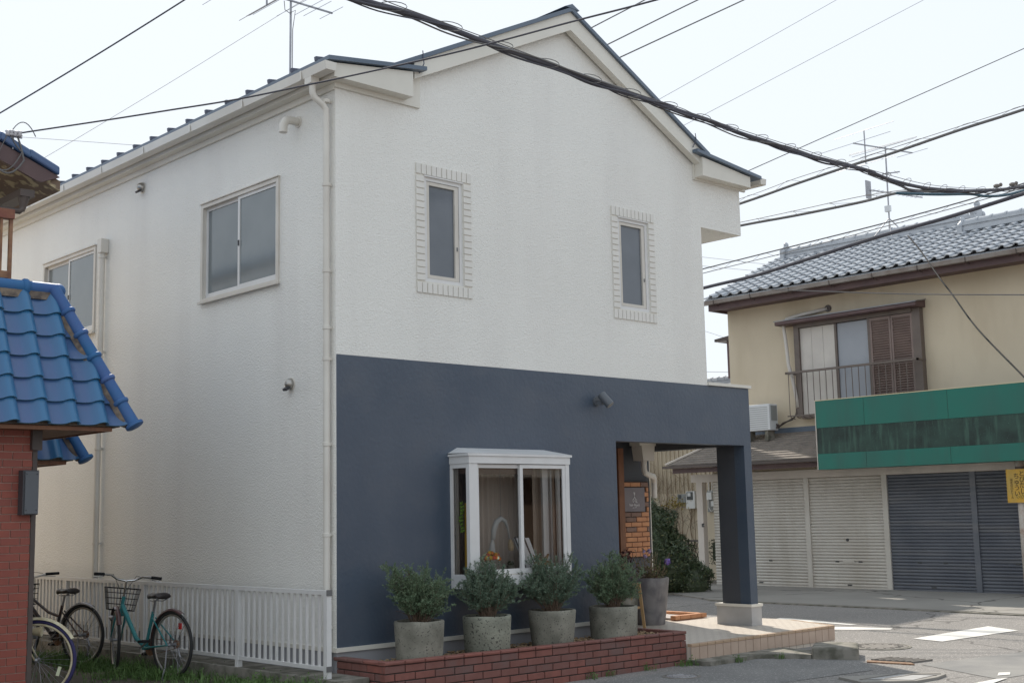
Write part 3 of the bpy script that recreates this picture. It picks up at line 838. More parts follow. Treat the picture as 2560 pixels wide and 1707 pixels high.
text('shop_name', 'hair Rook', (6.112, 1.686, 1.670), .052, m_letter, sg)
text('small_print', 'since 1997', (6.112, 1.686, 1.645), .019, m_letter, sg)
m = M()
cx_, cz_ = 6.112, 1.80
y_ = 1.685
for s in (-1, 1):
    m.add([(cx_ + s * .016, y_, cz_ + .062), (cx_ + s * .004, y_, cz_ + .055), (cx_ - s * .008, y_, cz_ - .005), (cx_ + s * .004, y_, cz_ - .002)], [(0, 1, 2, 3)])
    m.bar((cx_, y_, cz_), (cx_ + s * .022, y_, cz_ - .038), .006, .004, (0, 1, 0))
    ring = [(cx_ + s * .027 + .015 * math.cos(k * PI / 8), y_, cz_ - .055 + .019 * math.sin(k * PI / 8)) for k in range(16)]
    m.tube(ring, .0035, 5, closed=True)
m.bar((cx_ + .038, y_, cz_ - .066), (cx_ + .046, y_, cz_ - .078), .006, .004, (0, 1, 0))
part('scissors_emblem', m, m_letter, sg)
# crown mark over the name
m = M()
for k in range(3): m.bar((6.14 + .012 * k, y_, 1.712), (6.137 + .016 * k, y_, 1.724), .004, .003, (0, 1, 0))
part('crown_mark', m, m_letter, sg)

# --- deck
dk = thing('porch_deck', 'tan tiled porch deck with tiled riser beside the brick planter', 'deck', (5.6, 0, 0))
m = M(); m.prism([(3.9, 1.74), (3.9, .0), (4.17, -.01), (4.17, -.79), (6.985, -.79), (7.05, -.72), (7.42, .12), (7.3, 1.2), (6.6, 1.45), (6.5, 1.9), (6.0, 1.9)], -.09, .136)
part('tiled_floor', m, m_decktile, dk)
nt = 20; pw = (6.985 - 4.165) / nt
rt = brick_mesh(pw - .008, .142, .012, .003, m_risertile, 'rt'); nm_ = brick_mesh(pw - .008, .032, .06, .004, m_nosing, 'no')
for k in range(nt):
    x = 4.165 + pw * (k + .5)
    inst('riser_tile', rt, Matrix.Translation((x, -.803, .034 + random.uniform(-.001, .001))), dk)
    inst('nosing_tile', nm_, Matrix.Translation((x, -.806, .1225)), dk)
R = Matrix.Rotation(rad(66), 4, 'Z')
for k in range(7):
    p = Vector((6.995, -.79, 0)) + Vector((.4067, .9135, 0)) * (.073 + .143 * k)
    inst('riser_tile', rt, Matrix.Translation(p + Vector((.006, -.004, .034))) @ R, dk)
    inst('nosing_tile', nm_, Matrix.Translation(p + Vector((.009, -.006, .1225))) @ R, dk)
# brick edged bed at the back of the deck
bed = thing('brick_bed', 'low brick edged gravel bed at the back corner of the deck', 'planter', (6.9, 1.7, .13))
m = M(); m.box(6.44, 6.98, 1.30, 2.0, .10, .165)
part('gravel_fill', m, mat('white_gravel', (.55, .5, .47), .9, (.35, .3, .28), 40, bump=.8, bscale=60), bed)
lay_bricks(bed, (6.38, 1.26, .08), (1, 0, 0), (0, -1, 0), .66, 2, .21, .055, .008, .09, m_orange, 'bed')
lay_bricks(bed, (7.04, 1.26, .08), (0, 1, 0), (1, 0, 0), .8, 2, .21, .055, .008, .09, m_orange, 'bed')

# ================================================================== BRICK PLANTER
pl = thing('brick_planter', 'long low red brick planter along the foot of the navy wall', 'planter', (2.1, -.4, 0))
SL = -.0095
m = M()
for (a, b, c, d) in ((.012, 4.148, -.722, -.65), (.012, .085, -.65, -.005), (4.075, 4.148, -.65, -.005)):
    v = [(x, y, z) for z in (0, 1) for y in (c, d) for x in (a, b)]
    v = [(x, y, -.1 if z == 0 else .285 + SL * x) for x, y, z in v]
    m.add(v, [(0, 2, 3, 1), (4, 5, 7, 6), (0, 1, 5, 4), (2, 6, 7, 3), (0, 4, 6, 2), (1, 3, 7, 5)])
part('mortar_core', m, m_mortar, pl)
lay_bricks(pl, (0, -.735, -.068), (1, 0, 0), (0, -1, 0), 4.16, 5, .222, .0605, .0105, .07, m_redbrick, 'red', slope=SL)
lay_bricks(pl, (0, -.002, -.068), (0, -1, 0), (-1, 0, 0), .73, 5, .222, .0605, .0105, .07, m_redbrick, 'red')
lay_bricks(pl, (4.16, -.735, -.068 + SL * 4.16), (0, 1, 0), (1, 0, 0), .73, 5, .222, .0605, .0105, .07, m_redbrick, 'red')
cap = brick_mesh(.222, .030, .10, .008, m_redbrick, 'cap')
n = 18
for k in range(n):
    x = 4.18 * (k + .5) / n - .01
    inst('cap_brick', cap, Matrix.Translation((x, -.746, .304 + SL * x + random.uniform(-.002, .002))) @ Matrix.Rotation(math.atan(-SL), 4, 'Y'), pl)
for k in range(3):
    for xx, s in ((-.012, 1), (4.172, -1)):
        Rz = Matrix.Rotation(-s * PI / 2, 4, 'Z')
        inst('cap_brick', cap, Matrix.Translation((xx, -.53 + .232 * k, .304 + SL * max(xx, 0))) @ Rz, pl)
m = M(); m.box(.09, 4.07, -.645, -.006, .1, .235)
part('soil', m, m_soil, pl)
# bark chips: nobody could count them
chips = M()
for k in range(1900):
    x = random.uniform(.1, 4.05); y = random.uniform(-.64, -.02)
    s = random.uniform(.008, .02); a = random.uniform(0, PI)
    c = Vector((x, y, .237 + random.uniform(0, .022)))
    u = Vector((math.cos(a), math.sin(a), random.uniform(-.5, .5))); w = Vector((-math.sin(a), math.cos(a), random.uniform(-.5, .5)))
    chips.obox(c, u, w, u.cross(w), s, s * .55, s * .22)
o = link('bark_chips', chips.mesh('bark_chips', False), m_chip); tag(o, 'tan bark chips covering the soil of the brick planter', 'bark chips', kind='stuff')

# ================================================================== FENCE beside the left wall
fe = thing('side_fence', 'low white baluster fence along the left wall behind the bicycles', 'fence', (-.3, 4, .18))
m = M(); m.box(-.325, -.275, -.31, 9.2, .913, .95); part('top_rail', m, m_alu, fe)
m = M(); m.box(-.318, -.282, -.31, 9.2, .246, .279); part('bottom_rail', m, m_alu, fe)
bal = M().box(-.011, .011, -.011, .011, 0, .634).mesh('baluster'); bal.materials.append(m_alu)
k = 0; y = -.155
while y < 9.1:
    inst('baluster', bal, Matrix.Translation((-.3, y, .279)), fe); y += .1005
post = M().box(-.026, .026, -.026, .026, 0, .80).mesh('post'); post.materials.append(m_alu)
for y in (-.285, 1.23, 3.2, 5.2, 7.2, 9.1): inst('post', post, Matrix.Translation((-.3, y, .12 if y > 0 else .14)), fe)
part_each('end_bracket', [M().box(-.33, -.27, -.318, -.3105, .905, .958), M().box(-.33, -.27, -.318, -.3105, .238, .286)], m_cgrey, fe)
m = M(); m.box(-.37, -.012, -.52, 9.3, -.07, .178)
struct('fence_kerb', m, m_kerb)

# ================================================================== LEFT NEIGHBOUR (brick house with blue tiled canopies)
nb = thing('tile_house', 'red brick house with blue glazed tile canopies at the left edge', 'house', (-3.4, 2.0, .05))
bw = part('brick_wall', M().box(-6.5, -2.39, 1.262, 1.40, 0, 2.9), m_grout, nb)
lay_bricks(bw, (-3.35, 1.25, .052), (1, 0, 0), (0, -1, 0), .955, 36, .166, .0605, .0077, .02, m_tilebrick, 'tb', jit=.0006, ch=.0015)
part('corner_post', M().box(-2.394, -2.352, 1.245, 1.41, .05, 2.6), m_brown, nb)
part('eave_beam', M().box(-2.42, -2.33, 1.2, 1.46, 2.25, 2.45), m_brown, nb)
part('house_body', M().box(-9, -3.3, 1.41, 11, .0, 3.6).box(-9, -1.95, 3.5, 11, 0, 3.5).box(-9, -4.2, 2.9, 11, 3.6, 5.6), mat('neighbour_wall', (.72, .63, .52), .85, (.66, .57, .46), 1), nb)
m = M(); m.box(-2.53, -2.43, 1.16, 1.249, 1.685, 2.07); m.box(-2.43, -2.396, 1.12, 1.249, 1.685, 2.07)
bx = part('wall_box', M().box(-2.515, -2.375, 1.15, 1.249, 1.68, 2.07), mat('box_grey', (.055, .055, .062), .5), nb)
part('box_lid', M().box(-2.498, -2.378, 1.138, 1.149, 1.69, 2.06), m_lamp, bx)
m = M()
for zz in (1.72, 2.035):
    for xx in (-2.485, -2.395): m.lathe((xx, 1.138, zz), [(.006, -.003), (.006, 0)], 8, 'y')
part('screw', m, m_gasket, bx)

def s_tile(w, l, amp, matl, th=.016, nseg=12):
    """curved S tile: x across (0..w), y up the slope (0..l), z out of the roof"""
    m = M()
    pr = []
    for i in range(nseg + 1):
        t = i / nseg
        if t < .56: z = -.22 * amp * math.sin(PI * t / .56)
        else: z = amp * math.sin(PI * (t - .56) / .5) if t < 1.06 else 0
        pr.append((w * (t * 1.06), z))
    n = len(pr)
    v = [(x, 0, z) for x, z in pr] + [(x, l, z) for x, z in pr] + [(x, 0, z - th) for x, z in pr] + [(x, l * .5, z - th) for x, z in pr]
    f = []
    for i in range(n - 1):
        f += [(i, i + 1, n + i + 1, n + i), (2 * n + i + 1, 2 * n + i, i, i + 1)[::-1], (2 * n + i, 2 * n + i + 1, 3 * n + i + 1, 3 * n + i)[::-1]]
    f.append((n - 1, 2 * n - 1, 3 * n + n - 1, 2 * n + n - 1)); f.append((0, 2 * n, 3 * n, n))
    m.add(v, f)
    return m

m_tileglaze = glaze_mat('glazed_tile', (.065, .11, .25), (.035, .155, .31))
def hip_canopy(parent, corner, d, rise, width, depth, nrow, pitch, clipmat=m_bluetile):
    """front slope faces -Y, right slope faces +X; corner is the lower eave corner (x, y, z)"""
    xc, ye, ze = corner
    top = Vector((xc - d, ye + d, ze + rise))
    # slopes as solid prism under the tiles
    m = M()
    xl = xc - width; yb = ye + depth
    e = .03
    A = (xl, ye + e, ze - .02); B = (xc - e, ye + e, ze - .02); C = (xc - e, yb, ze - .02); T1 = (xl, top.y, top.z - .05); T2 = (top.x, top.y, top.z - .05); T3 = (top.x, yb, top.z - .05)
    m.add([A, B, C, T1, T2, T3], [(0, 1, 4, 3), (1, 2, 5, 4), (0, 3, 1), (0, 1, 2)][:2])
    can = part('canopy', m, m_mortarbrown, parent)
    part('eave_board', M().box(xl, xc - .10, ye + .04, ye + .07, ze - .06, ze - .025).box(xc - .13, xc - .10, ye + .07, yb, ze - .06, ze - .025).box(xl, xc - .13, ye + .07, yb, ze - .05, ze - .03), m_wood, can)
    sl = math.hypot(d, rise); ex = sl / nrow
    # front slope
    me0 = s_tile(pitch, ex + .05, .052, None)
    hipn_front = Vector((0, 0, 0))
    def place(u, w, nrm, org, length, side):
        u = Vector(u); w = Vector(w).normalized(); nrm = Vector(nrm).normalized()
        hipdir = (top - Vector(corner)).normalized()
        # clip plane holds the hip line and the slope normal
        pn = hipdir.cross(nrm).normalized()
        # outward = the side away from the slope
        ref = Vector(org) + u * (length * .3) + w * .1
        if (ref - Vector(corner)).dot(pn) > 0: pn = -pn
        ncol = int(length / pitch) + 2
        for r in range(nrow):
            for c in range(ncol):
                if side == 'front': a0 = length - (c + 1) * pitch + .08
                else: a0 = c * pitch - .05
                o_ = Vector(org) + u * a0 + w * (r * ex - .02) + nrm * .028
                tilt = -.028 / ex
                verts = []
                for (x, y, z) in me0.v:
                    p = o_ + u * x + w * y + nrm * (z + y * tilt)
                    verts.append(p)
                if min((p - Vector(corner)).dot(pn) for p in verts) > -.0: continue
                bm = bmesh.new()
                gl_ = bm.verts.layers.float.new('glaze')
                bv_ = [bm.verts.new(p) for p in verts]
                for (q_, bvx) in zip(me0.v, bv_):
                    t_ = q_[0] / (pitch * 1.06); bvx[gl_] = max(0, min(1, 1 - abs(t_ - .80) / .34)) ** .7 + (.5 if t_ < .05 else 0)
                for fi, f in enumerate(me0.f):
                    try: nf = bm.faces.new([bv_[i] for i in f])
                    except Exception: continue
                    if fi < 36: nf.material_index = 1 if fi % 3 == 1 else 0
                g = bm.verts[:] + bm.edges[:] + bm.faces[:]
                bmesh.ops.bisect_plane(bm, geom=g, plane_co=Vector(corner), plane_no=pn, clear_outer=True, dist=1e-5)
                bmesh.ops.recalc_face_normals(bm, faces=bm.faces)
                if len(bm.faces) < 3: bm.free(); continue
                me = bpy.data.meshes.new('tile'); bm.to_mesh(me); bm.free()
                for mm_ in (m_tileglaze, m_tilelip): me.materials.append(mm_)
                o = link('tile', me, None, can, auto=True)
    place((1, 0, 0), (0, d, rise), (0, -rise, d), (xc - width, ye, ze), width, 'front')
    place((0, 1, 0), (-d, 0, rise), (rise, 0, d), (xc, ye, ze), depth, 'side')
    # hip ridge: mortar strip and half round tiles with collars, disc at the foot
    hd = (top - Vector(corner)); L_ = hd.length; hd.normalize()
    outn = Vector((1, -1, 0)).normalized(); up = (outn + Vector((0, 0, .6))).normalized()
    c0 = Vector(corner) + up * .03 - hd * .05
    part('ridge_mortar', M().bar(c0 + hd * .03 - up * .012, c0 + hd * L_ - up * .012, .065, .07, up), m_mortarbrown, can)
    ns = max(2, round(L_ / .26)); seg = (L_ + .04) / ns
    for k in range(ns):
        p = c0 + up * .045 + hd * (seg * k); q = p + hd * (seg + .004)
        tl = part('ridge_tile', M().tube([p, q], [.056, .052], 14), m_ridgeblue, can, auto=True)
        if k > 0:
            s_ = p + hd * .0
            part('collar', M().tube([s_ - hd * .022, s_ - hd * .012, s_ + hd * .012, s_ + hd * .022], [.06, .071, .071, .06], 14), m_ridgeblue, tl, smooth=True)
    p = c0 + up * .045
    part('ridge_end_disc', M().tube([p - hd * .02, p - hd * .012, p + hd * .012, p + hd * .02], [.07, .084, .084, .07], 18), m_ridgeblue, can, auto=True)
    # top ridge along x
    n2 = int(width / .30) + 1
    for k in range(n2):
        x1 = top.x + .10 - k * .30; x0 = x1 - .305
        p = (x1, top.y, top.z + .035); q = (x0, top.y, top.z + .035)
        tl = part('ridge_tile', M().tube([p, q], .062, 14), m_ridgeblue, can, auto=True)
        part('collar', M().tube([(x0 + .03, top.y, top.z + .035), (x0 + .015, top.y, top.z + .035), (x0 - .02, top.y, top.z + .035), (x0 - .035, top.y, top.z + .035)], [.063, .078, .078, .063], 14), m_ridgeblue, tl, smooth=True)
    part('ridge_mortar', M().box(top.x - width, top.x + .02, top.y - .05, top.y + .03, top.z - .07, top.z + .0), m_mortarbrown, can)
    part('ridge_end_disc', M().sphere((top.x + .10, top.y, top.z + .03), .07, 12, 8), m_ridgeblue, can, smooth=True)
    return can
hip_canopy(nb, (-1.70, .90, 2.475), .53, 1.235, 1.45, 1.5, 6, .267)
hip_canopy(nb, (-1.20, 3.0, 2.27), .42, .98, .85, 1.1, 4, .267)

# balcony beam and posts above the canopy
m = M(); m.box(-4.5, -2.345, 1.96, 2.05, 4.495, 4.585)
bal_ = part('balcony_beam', m, m_reddeck, nb)
part('balcony_post', M().box(-2.385, -2.352, 1.98, 2.01, 3.62, 4.494), m_hinoki, nb)
part('balcony_post', M().box(-2.47, -2.448, 1.98, 2.01, 3.62, 4.494), m_hinoki, nb)
part('balcony_rail', M().box(-4.5, -2.386, 1.975, 2.03, 3.92, 3.985), m_hinoki, nb)
part('balcony_floor', M().box(-4.5, -2.35, 1.5, 2.9, 3.5, 3.62), m_brown, nb)
# upper roof with verge tiles, peeling soffit, barge board
SLP = -.412
def vz(x): return 5.055 + (x + 1.90) * SLP
m = M()
for x0 in (0,):
    v = []
    for y in (2.03, 7.5):
        for x in (-5.5, -1.88):
            v += [(x, y, vz(x) - .19), (x, y, vz(x) - .09)]
    m.add(v, [(0, 2, 3, 1), (4, 5, 7, 6), (0, 4, 6, 2), (1, 3, 7, 5), (2, 6, 7, 3), (0, 1, 5, 4)])
part('soffit', m, m_tan, nb)
m = M(); m.prism([(-5.5, vz(-5.5) - .06), (-1.90, vz(-1.90) - .07), (-2.08, vz(-2.08) - .22), (-2.13, vz(-2.13) - .235), (-5.5, vz(-5.5) - .245)], 1.99, 2.025, 'y')
part('barge_board', m, m_purple, nb)
for k in range(6):
    x1 = -1.915 - .29 * k; x0 = x1 - .30
    mm = M()
    mm.prism([(x0, vz(x0) - .062 + .012), (x1, vz(x1) - .062), (x1, vz(x1) + .022), (x0, vz(x0) + .012 + .022)], 1.955, 2.20, 'y')
    o = part('verge_tile', mm, m_bluetile, nb)
    bv = o.modifiers.new('b', 'BEVEL'); bv.width = .018; bv.segments = 2
m = M()
v = [(-5.5, 2.2, vz(-5.5)), (-1.9, 2.2, vz(-1.9)), (-1.9, 7.5, vz(-1.9)), (-5.5, 7.5, vz(-5.5))]
m.add(v + [(x, y, z - .08) for x, y, z in v], [(0, 1, 2, 3), (7, 6, 5, 4), (0, 4, 5, 1), (1, 5, 6, 2), (2, 6, 7, 3), (3, 7, 4, 0)])
part('upper_roof', m, m_bluetile, nb)
m = M(); m.box(-2.26, -2.12, 2.06, 7.4, 4.76, 4.83); m.tube([(-2.2, 2.12, 4.78), (-2.21, 2.12, 4.66), (-2.22, 2.12, 4.625)], [.06, .032, .03], 10); m.tube([(-2.22, 2.12, 4.64), (-2.245, 2.12, 4.615), (-4.0, 2.12, 4.60)], .03, 10)
part('brown_gutter', m, m_brown, nb)
# insulators and drop wire loops on the verge
ins = thing('wire_insulator', 'white porcelain spool insulators holding the service wire above blue verge tiles', 'insulator', (-2.38, 1.98, 5.3))
m = M()
for k in range(4):
    c = (-2.44 + .035 * k, 1.96 - .01 * k, 5.325 + .004 * (k % 2))
    m.lathe(c, [(.012, -.028), (.028, -.02), (.016, 0), (.028, .02), (.012, .028)], 10)
part('spool', m, m_porcelain, ins, smooth=True)
part('bracket', M().bar((-2.46, 1.97, 5.30), (-2.30, 1.96, 5.30), .012, .012).bar((-2.38, 1.97, 5.30), (-2.38, 1.98, 5.18), .01, .01), m_steel, ins)
def arc(p, q, sag, n=10, side=(0, 0, 0)):
    p = Vector(p); q = Vector(q)
    return [p.lerp(q, i / n) + Vector((side[0], side[1], -sag + side[2] * 0)) * (4 * (i / n) * (1 - i / n)) for i in range(n + 1)]
m = M()
m.tube(arc((-2.42, 1.95, 5.32), (-2.30, 1.95, 5.16), .02) + arc((-2.30, 1.95, 5.16), (-2.55, 1.95, 4.98), .10)[1:], .006, 6)
m.tube(arc((-2.36, 1.95, 5.32), (-2.28, 1.95, 5.08), -.03) + arc((-2.28, 1.95, 5.08), (-2.52, 1.95, 4.96), .08)[1:], .009, 6)
m.tube(arc((-2.42, 1.95, 5.32), (-2.18, 1.93, 5.33), -.13), .005, 6)
m.tube(arc((-2.45, 1.95, 5.3), (-2.57, 1.95, 5.0), .0), .004, 6)
part('jumper_wire', m, m_cgrey, ins)
m = M(); m.tube([(-2.72, 1.92, 5.2), (-2.60, 1.92, 5.16), (-2.57, 1.92, 5.08), (-2.59, 1.92, 5.0), (-2.66, 1.93, 4.93)], .025, 10)
part('conduit_bend', m, m_acwhite, ins, smooth=True)

# ================================================================== RIGHT HOUSE ACROSS THE SIDE STREET
rh = thing('shuttered_house', 'ochre two storey house with grey tile roof and shuttered shop front across the side street', 'house', (16, 2, 0))
XU = 15.8
part('lower_wall', M().box(15.06, 21.5, -4, 7.35, 0, 2.6), m_beige, rh)
m = M()
uw = M().box(XU, 20.5, -4, 7.317, 2.6, 6.05)
part('upper_wall', uw, m_beige, rh)
part('wall_flashing', M().box(XU - .02, XU - .001, 3.9, 7.31, 3.17, 3.30), m_slate, rh)
part('eave_fascia', M().box(15.2, 15.24, -3, 7.38, 5.95, 6.16).box(15.241, 20.0, 7.34, 7.38, 5.95, 6.2).box(15.24, XU, -3, 7.339, 6.0, 6.03), m_purple, rh)
m = M()
pr = [(15.02, 6.155), (15.03, 6.155), (15.05, 6.09), (15.13, 6.09), (15.15, 6.155), (15.16, 6.155), (15.14, 6.075), (15.04, 6.075)]
m.prism(pr, -3, 7.45, 'y'); m.prism([(15.03, 6.15), (15.15, 6.15), (15.13, 6.08), (15.05, 6.08)], 7.44, 7.446, 'y')
gt = part('eave_gutter', m, mat('old_gutter', (.30, .27, .25), .5, (.22, .18, .16), 4), rh)
for k in range(8):
    y = 7.1 - k * .98
    part('gutter_bracket', M().bar((15.015, y, 6.16), (15.03, y, 6.06), .012, .008).bar((15.03, y, 6.065), (15.2, y, 6.04), .012, .01), m_brown, gt)
RSL = .45
def rz(x): return 6.22 + RSL * (x - 15.1)
xr = 17.72
m = M()
m.prism([(15.1, rz(15.1) - .03), (xr, rz(xr) - .03), (20.4, rz(xr) - .03 - RSL * 2.68), (20.4, rz(xr) - .12 - RSL * 2.68), (xr, rz(xr) - .14), (15.1, rz(15.1) - .12)], -3, 7.40, 'y')
rroof = part('tile_roof', m, m_greytile, rh)
ang = math.atan(RSL)
sl = math.hypot(xr - 15.1, rz(xr) - rz(15.1))
NR = 11; exr = sl / (NR + .4)
gt_m = s_tile(.267, exr + .05, .045, None, th=.02, nseg=9)
gt_me = gt_m.mesh('tile'); gt_me.materials.append(m_greytile); gt_me.polygons.foreach_set('use_smooth', [True] * len(gt_me.polygons))
try: gt_me.set_sharp_from_angle(angle=rad(40))
except Exception: pass
w_ = Vector((math.cos(ang), 0, math.sin(ang))); n_ = Vector((-math.sin(ang), 0, math.cos(ang))); u_ = Vector((0, -1, 0))
tiltm = math.asin(.03 / exr)
rest = M()
for r in range(NR + 1):
    for c in range(38):
        y = 7.42 - c * .267
        p = Vector((15.08, y, rz(15.08))) + w_ * (r * exr - .01) + n_ * .03
        wt = (w_ - n_ * (.03 / exr)).normalized(); nt_ = u_.cross(wt)
        Rm = Matrix((u_, wt, nt_)).transposed().to_4x4()
        if r < NR and c < 27:
            inst('tile', gt_me, Matrix.Translation(p) @ Rm, rroof)
        else:
            mt = Matrix.Translation(p) @ Rm
            rest.add([mt @ Vector(q) for q in gt_m.v], gt_m.f)
part('roof_tile_rows', rest, m_greytile, rroof, kind='stuff')
# ridges
def ridge(y0, y1, x, z, s=1.0):
    m = M(); m.box(x - .13 * s, x + .13 * s, y0, y1, z - .06, z + .02); m.box(x - .11 * s, x + .11 * s, y0 + .01, y1 - .01, z + .021, z + .06); m.box(x - .14 * s, x + .14 * s, y0 + .005, y1 - .005, z + .061, z + .078); m.box(x - .10 * s, x + .10 * s, y0 + .01, y1 - .01, z + .079, z + .12)
    rd = part('ridge_course', m, m_greytile, rroof)
    n = int((y1 - y0) / .3)
    for k in range(n):
        a = y1 - k * .3
        t_ = M().tube([(x, a, z + .13), (x, a - .31, z + .13)], .075 * s, 10)
        t_.tube([(x, a - .01, z + .13), (x, a - .05, z + .13)], .092 * s, 10)
        part('ridge_tile', t_, m_greytile, rroof, auto=True)
    return rd
ridge(2.3, 6.95, xr, rz(xr) + .02)
ridge(-3, 2.2, xr - .75, rz(xr - .75) + .06, .9)
def oni(c, s=1.0):
    m = M()
    m.lathe((c[0], c[1], c[2]), [(.001, -.04), (.13 * s, -.04), (.15 * s, 0), (.13 * s, .04), (.001, .04)], 16, 'y')
    m.sphere((c[0], c[1], c[2] + .15 * s), .07 * s, 10, 6, (1, .8, 1))
    m.box(c[0] - .2 * s, c[0] + .2 * s, c[1] - .05, c[1] + .05, c[2] - .22 * s, c[2] - .05 * s)
    for sx in (-1, 1): m.sphere((c[0] + sx * .16 * s, c[1], c[2] - .02), .07 * s, 8, 6)
    part('ridge_end_tile', m, m_greytile, rroof, auto=True)
oni((xr, 6.98, rz(xr) + .16)); oni((xr, 2.24, rz(xr) + .2), 1.15); oni((xr - .75, 2.2, rz(xr - .75) + .14), .8)
# side window box at the north end
sb = part('side_window', M().box(16.6, 17.8, 7.318, 7.98, 4.6, 5.45), m_purple, rh)
part('side_hood', M().prism([(7.318, 5.62), (8.22, 5.52), (8.22, 5.46), (7.318, 5.46)], 16.45, 17.95, 'x'), m_brown, sb)
# upper window group
m = M(); m.prism([(XU - .001, 5.60), (15.42, 5.53), (15.42, 5.47), (15.44, 5.455), (XU - .001, 5.455)], 2.50, 5.80, 'y')
hd_ = part('window_hood', m, m_purple, rh)
part('hood_flashing', M().prism([(XU - .001, 5.625), (15.40, 5.55), (15.40, 5.535), (XU - .001, 5.605)], 2.48, 5.82, 'y'), m_steel, hd_)
wf = part('upper_window', M().box(15.66, XU - .001, 2.56, 2.73, 3.5, 5.45).box(15.66, XU - .001, 5.38, 5.50, 3.5, 5.45).box(15.64, XU - .001, 2.731, 5.379, 5.38, 5.454).box(15.64, XU - .001, 2.731, 5.379, 3.45, 3.52).box(15.70, XU - .001, 4.48, 4.53, 3.52, 5.379).box(15.68, XU - .001, 3.68, 3.74, 3.52, 5.379), m_bronze, rh)
for k in range(3):
    a = 4.535 + .282 * k
    part('board', M().box(15.715, 15.74, a, a + .276, 3.53, 5.37), m_panelwhite, wf)
part('pane', M().box(15.735, 15.745, 3.745, 4.475, 3.53, 5.37), mat('milky_glass', (.36, .38, .42), .25, (.30, .32, .36), .8), wf)
for k in range(2):
    y0 = 2.735 + .475 * k; y1 = y0 + .465
    lv = part('louvre_shutter', M().box(15.665, 15.70, y0, y0 + .04, 3.53, 5.37).box(15.665, 15.70, y1 - .04, y1, 3.53, 5.37).box(15.665, 15.70, y0 + .041, y1 - .041, 5.31, 5.37).box(15.665, 15.70, y0 + .041, y1 - .041, 3.53, 3.6).box(15.69, 15.699, y0 + .041, y1 - .041, 3.6, 5.31), m_louver, wf)
    sme = bpy.data.meshes.get('louvre_slat')
    if sme is None:
        sme = M().obox((0, 0, 0), (1, 0, -.9), (0, 1, 0), (.9, 0, 1), .018, .19, .004).mesh('louvre_slat'); sme.materials.append(m_louver)
    for q in range(34):
        inst('louvre_slat', sme, Matrix.Translation((15.674, (y0 + y1) / 2, 3.62 + .0503 * q)), lv)
# balcony rail
br = part('balcony_railing', M().box(15.46, 15.51, 2.55, 5.62, 4.40, 4.445).box(15.47, 15.50, 2.55, 5.62, 3.50, 3.525).box(15.46, 15.79, 2.55, 2.58, 4.40, 4.44).box(15.46, 15.79, 5.59, 5.62, 4.40, 4.44), m_bronze, rh)
for k in range(20):
    y = 5.56 - k * .153
    part('baluster', M().tube([(15.485, y, 4.40), (15.485, y, 3.56), (15.50, y, 3.50), (15.56, y, 3.47), (15.66, y, 3.46)], .009, 5), m_bronze, br)
# pipe lagging, plug, wires
m = M(); m.tube([(XU - .01, 4.72, 5.72), (15.74, 4.85, 5.70), (15.7, 5.3, 5.66), (15.62, 5.62, 5.6), (15.6, 5.7, 5.45), (15.6, 5.66, 5.1), (15.6, 5.62, 4.6), (15.62, 5.55, 4.3), (15.66, 5.5, 3.9), (15.68, 5.48, 3.7)], .038, 10)
lg = part('pipe_lagging', m, m_panelwhite, rh, smooth=True)
part('pipe_hole', M().lathe((XU, 4.70, 5.725), [(.075, -.02), (.075, -.001)], 14, 'x'), m_brown, lg)
m = M(); m.tube([(15.68, 5.48, 3.72), (15.7, 5.55, 3.55), (15.7, 5.68, 3.45), (15.7, 5.9, 3.40), (15.68, 6.02, 3.3)], .016, 6); m.tube([(15.68, 5.50, 3.72), (15.72, 5.6, 3.52), (15.72, 5.8, 3.43), (15.7, 6.0, 3.33)], .012, 6)
part('loose_pipe', m, m_brown, lg)
# lower shop roof (stepped slate courses)
xl0, zl0, xl1, zl1 = 14.32, 2.56, XU - .002, 3.20
nc = 12
m = M()
for k in range(nc):
    a = k / nc; b = (k + 1.15) / nc
    xa0 = xl0 + (xl1 - xl0) * a; xb0 = min(xl0 + (xl1 - xl0) * b, xl1)
    za0 = zl0 + (zl1 - zl0) * a + .024; zb0 = zl0 + (zl1 - zl0) * min(b, 1)
    yhip = 8.02 - .62 * a; yh2 = 8.02 - .62 * min(b, 1)
    mm = M(); mm.add([(xa0, -3, za0), (xa0, yhip, za0), (xb0, yh2, zb0), (xb0, -3, zb0), (xa0, -3, za0 - .024), (xa0, yhip, za0 - .024), (xb0, yh2, zb0 - .012), (xb0, -3, zb0 - .012)], [(0, 3, 2, 1), (0, 1, 5, 4), (1, 2, 6, 5), (2, 3, 7, 6), (4, 5, 6, 7), (0, 4, 7, 3)])
    if k == 0: lr = part('lower_roof', M().prism([(xl0 + .02, zl0 - .02), (xl1, zl1 - .02), (xl1, zl1 - .06), (xl0 + .02, zl0 - .06)], -3, 7.4, 'y'), m_brown, rh)
    part('slate_course', mm, m_roofslate, lr)
part('hip_cap', M().bar((xl0, 8.03, zl0 + .03), (xl1, 7.4, zl1 + .03), .09, .03), m_lintel, lr)
m = M(); m.add([(xl0, 8.02, zl0), (xl1, 7.40, zl1), (xl1 + .6, 8.02, zl0)], [(0, 2, 1)])
part('hip_slope', m, m_roofslate, lr)
part('lower_gutter', M().box(xl0 - .09, xl0 + .01, 4.08, 8.06, zl0 - .065, zl0 - .01), m_brown, lr)
part('lower_fascia', M().box(xl0 + .06, xl0 + .10, 4.08, 7.9, zl0 - .17, zl0 - .066), m_purple, lr)
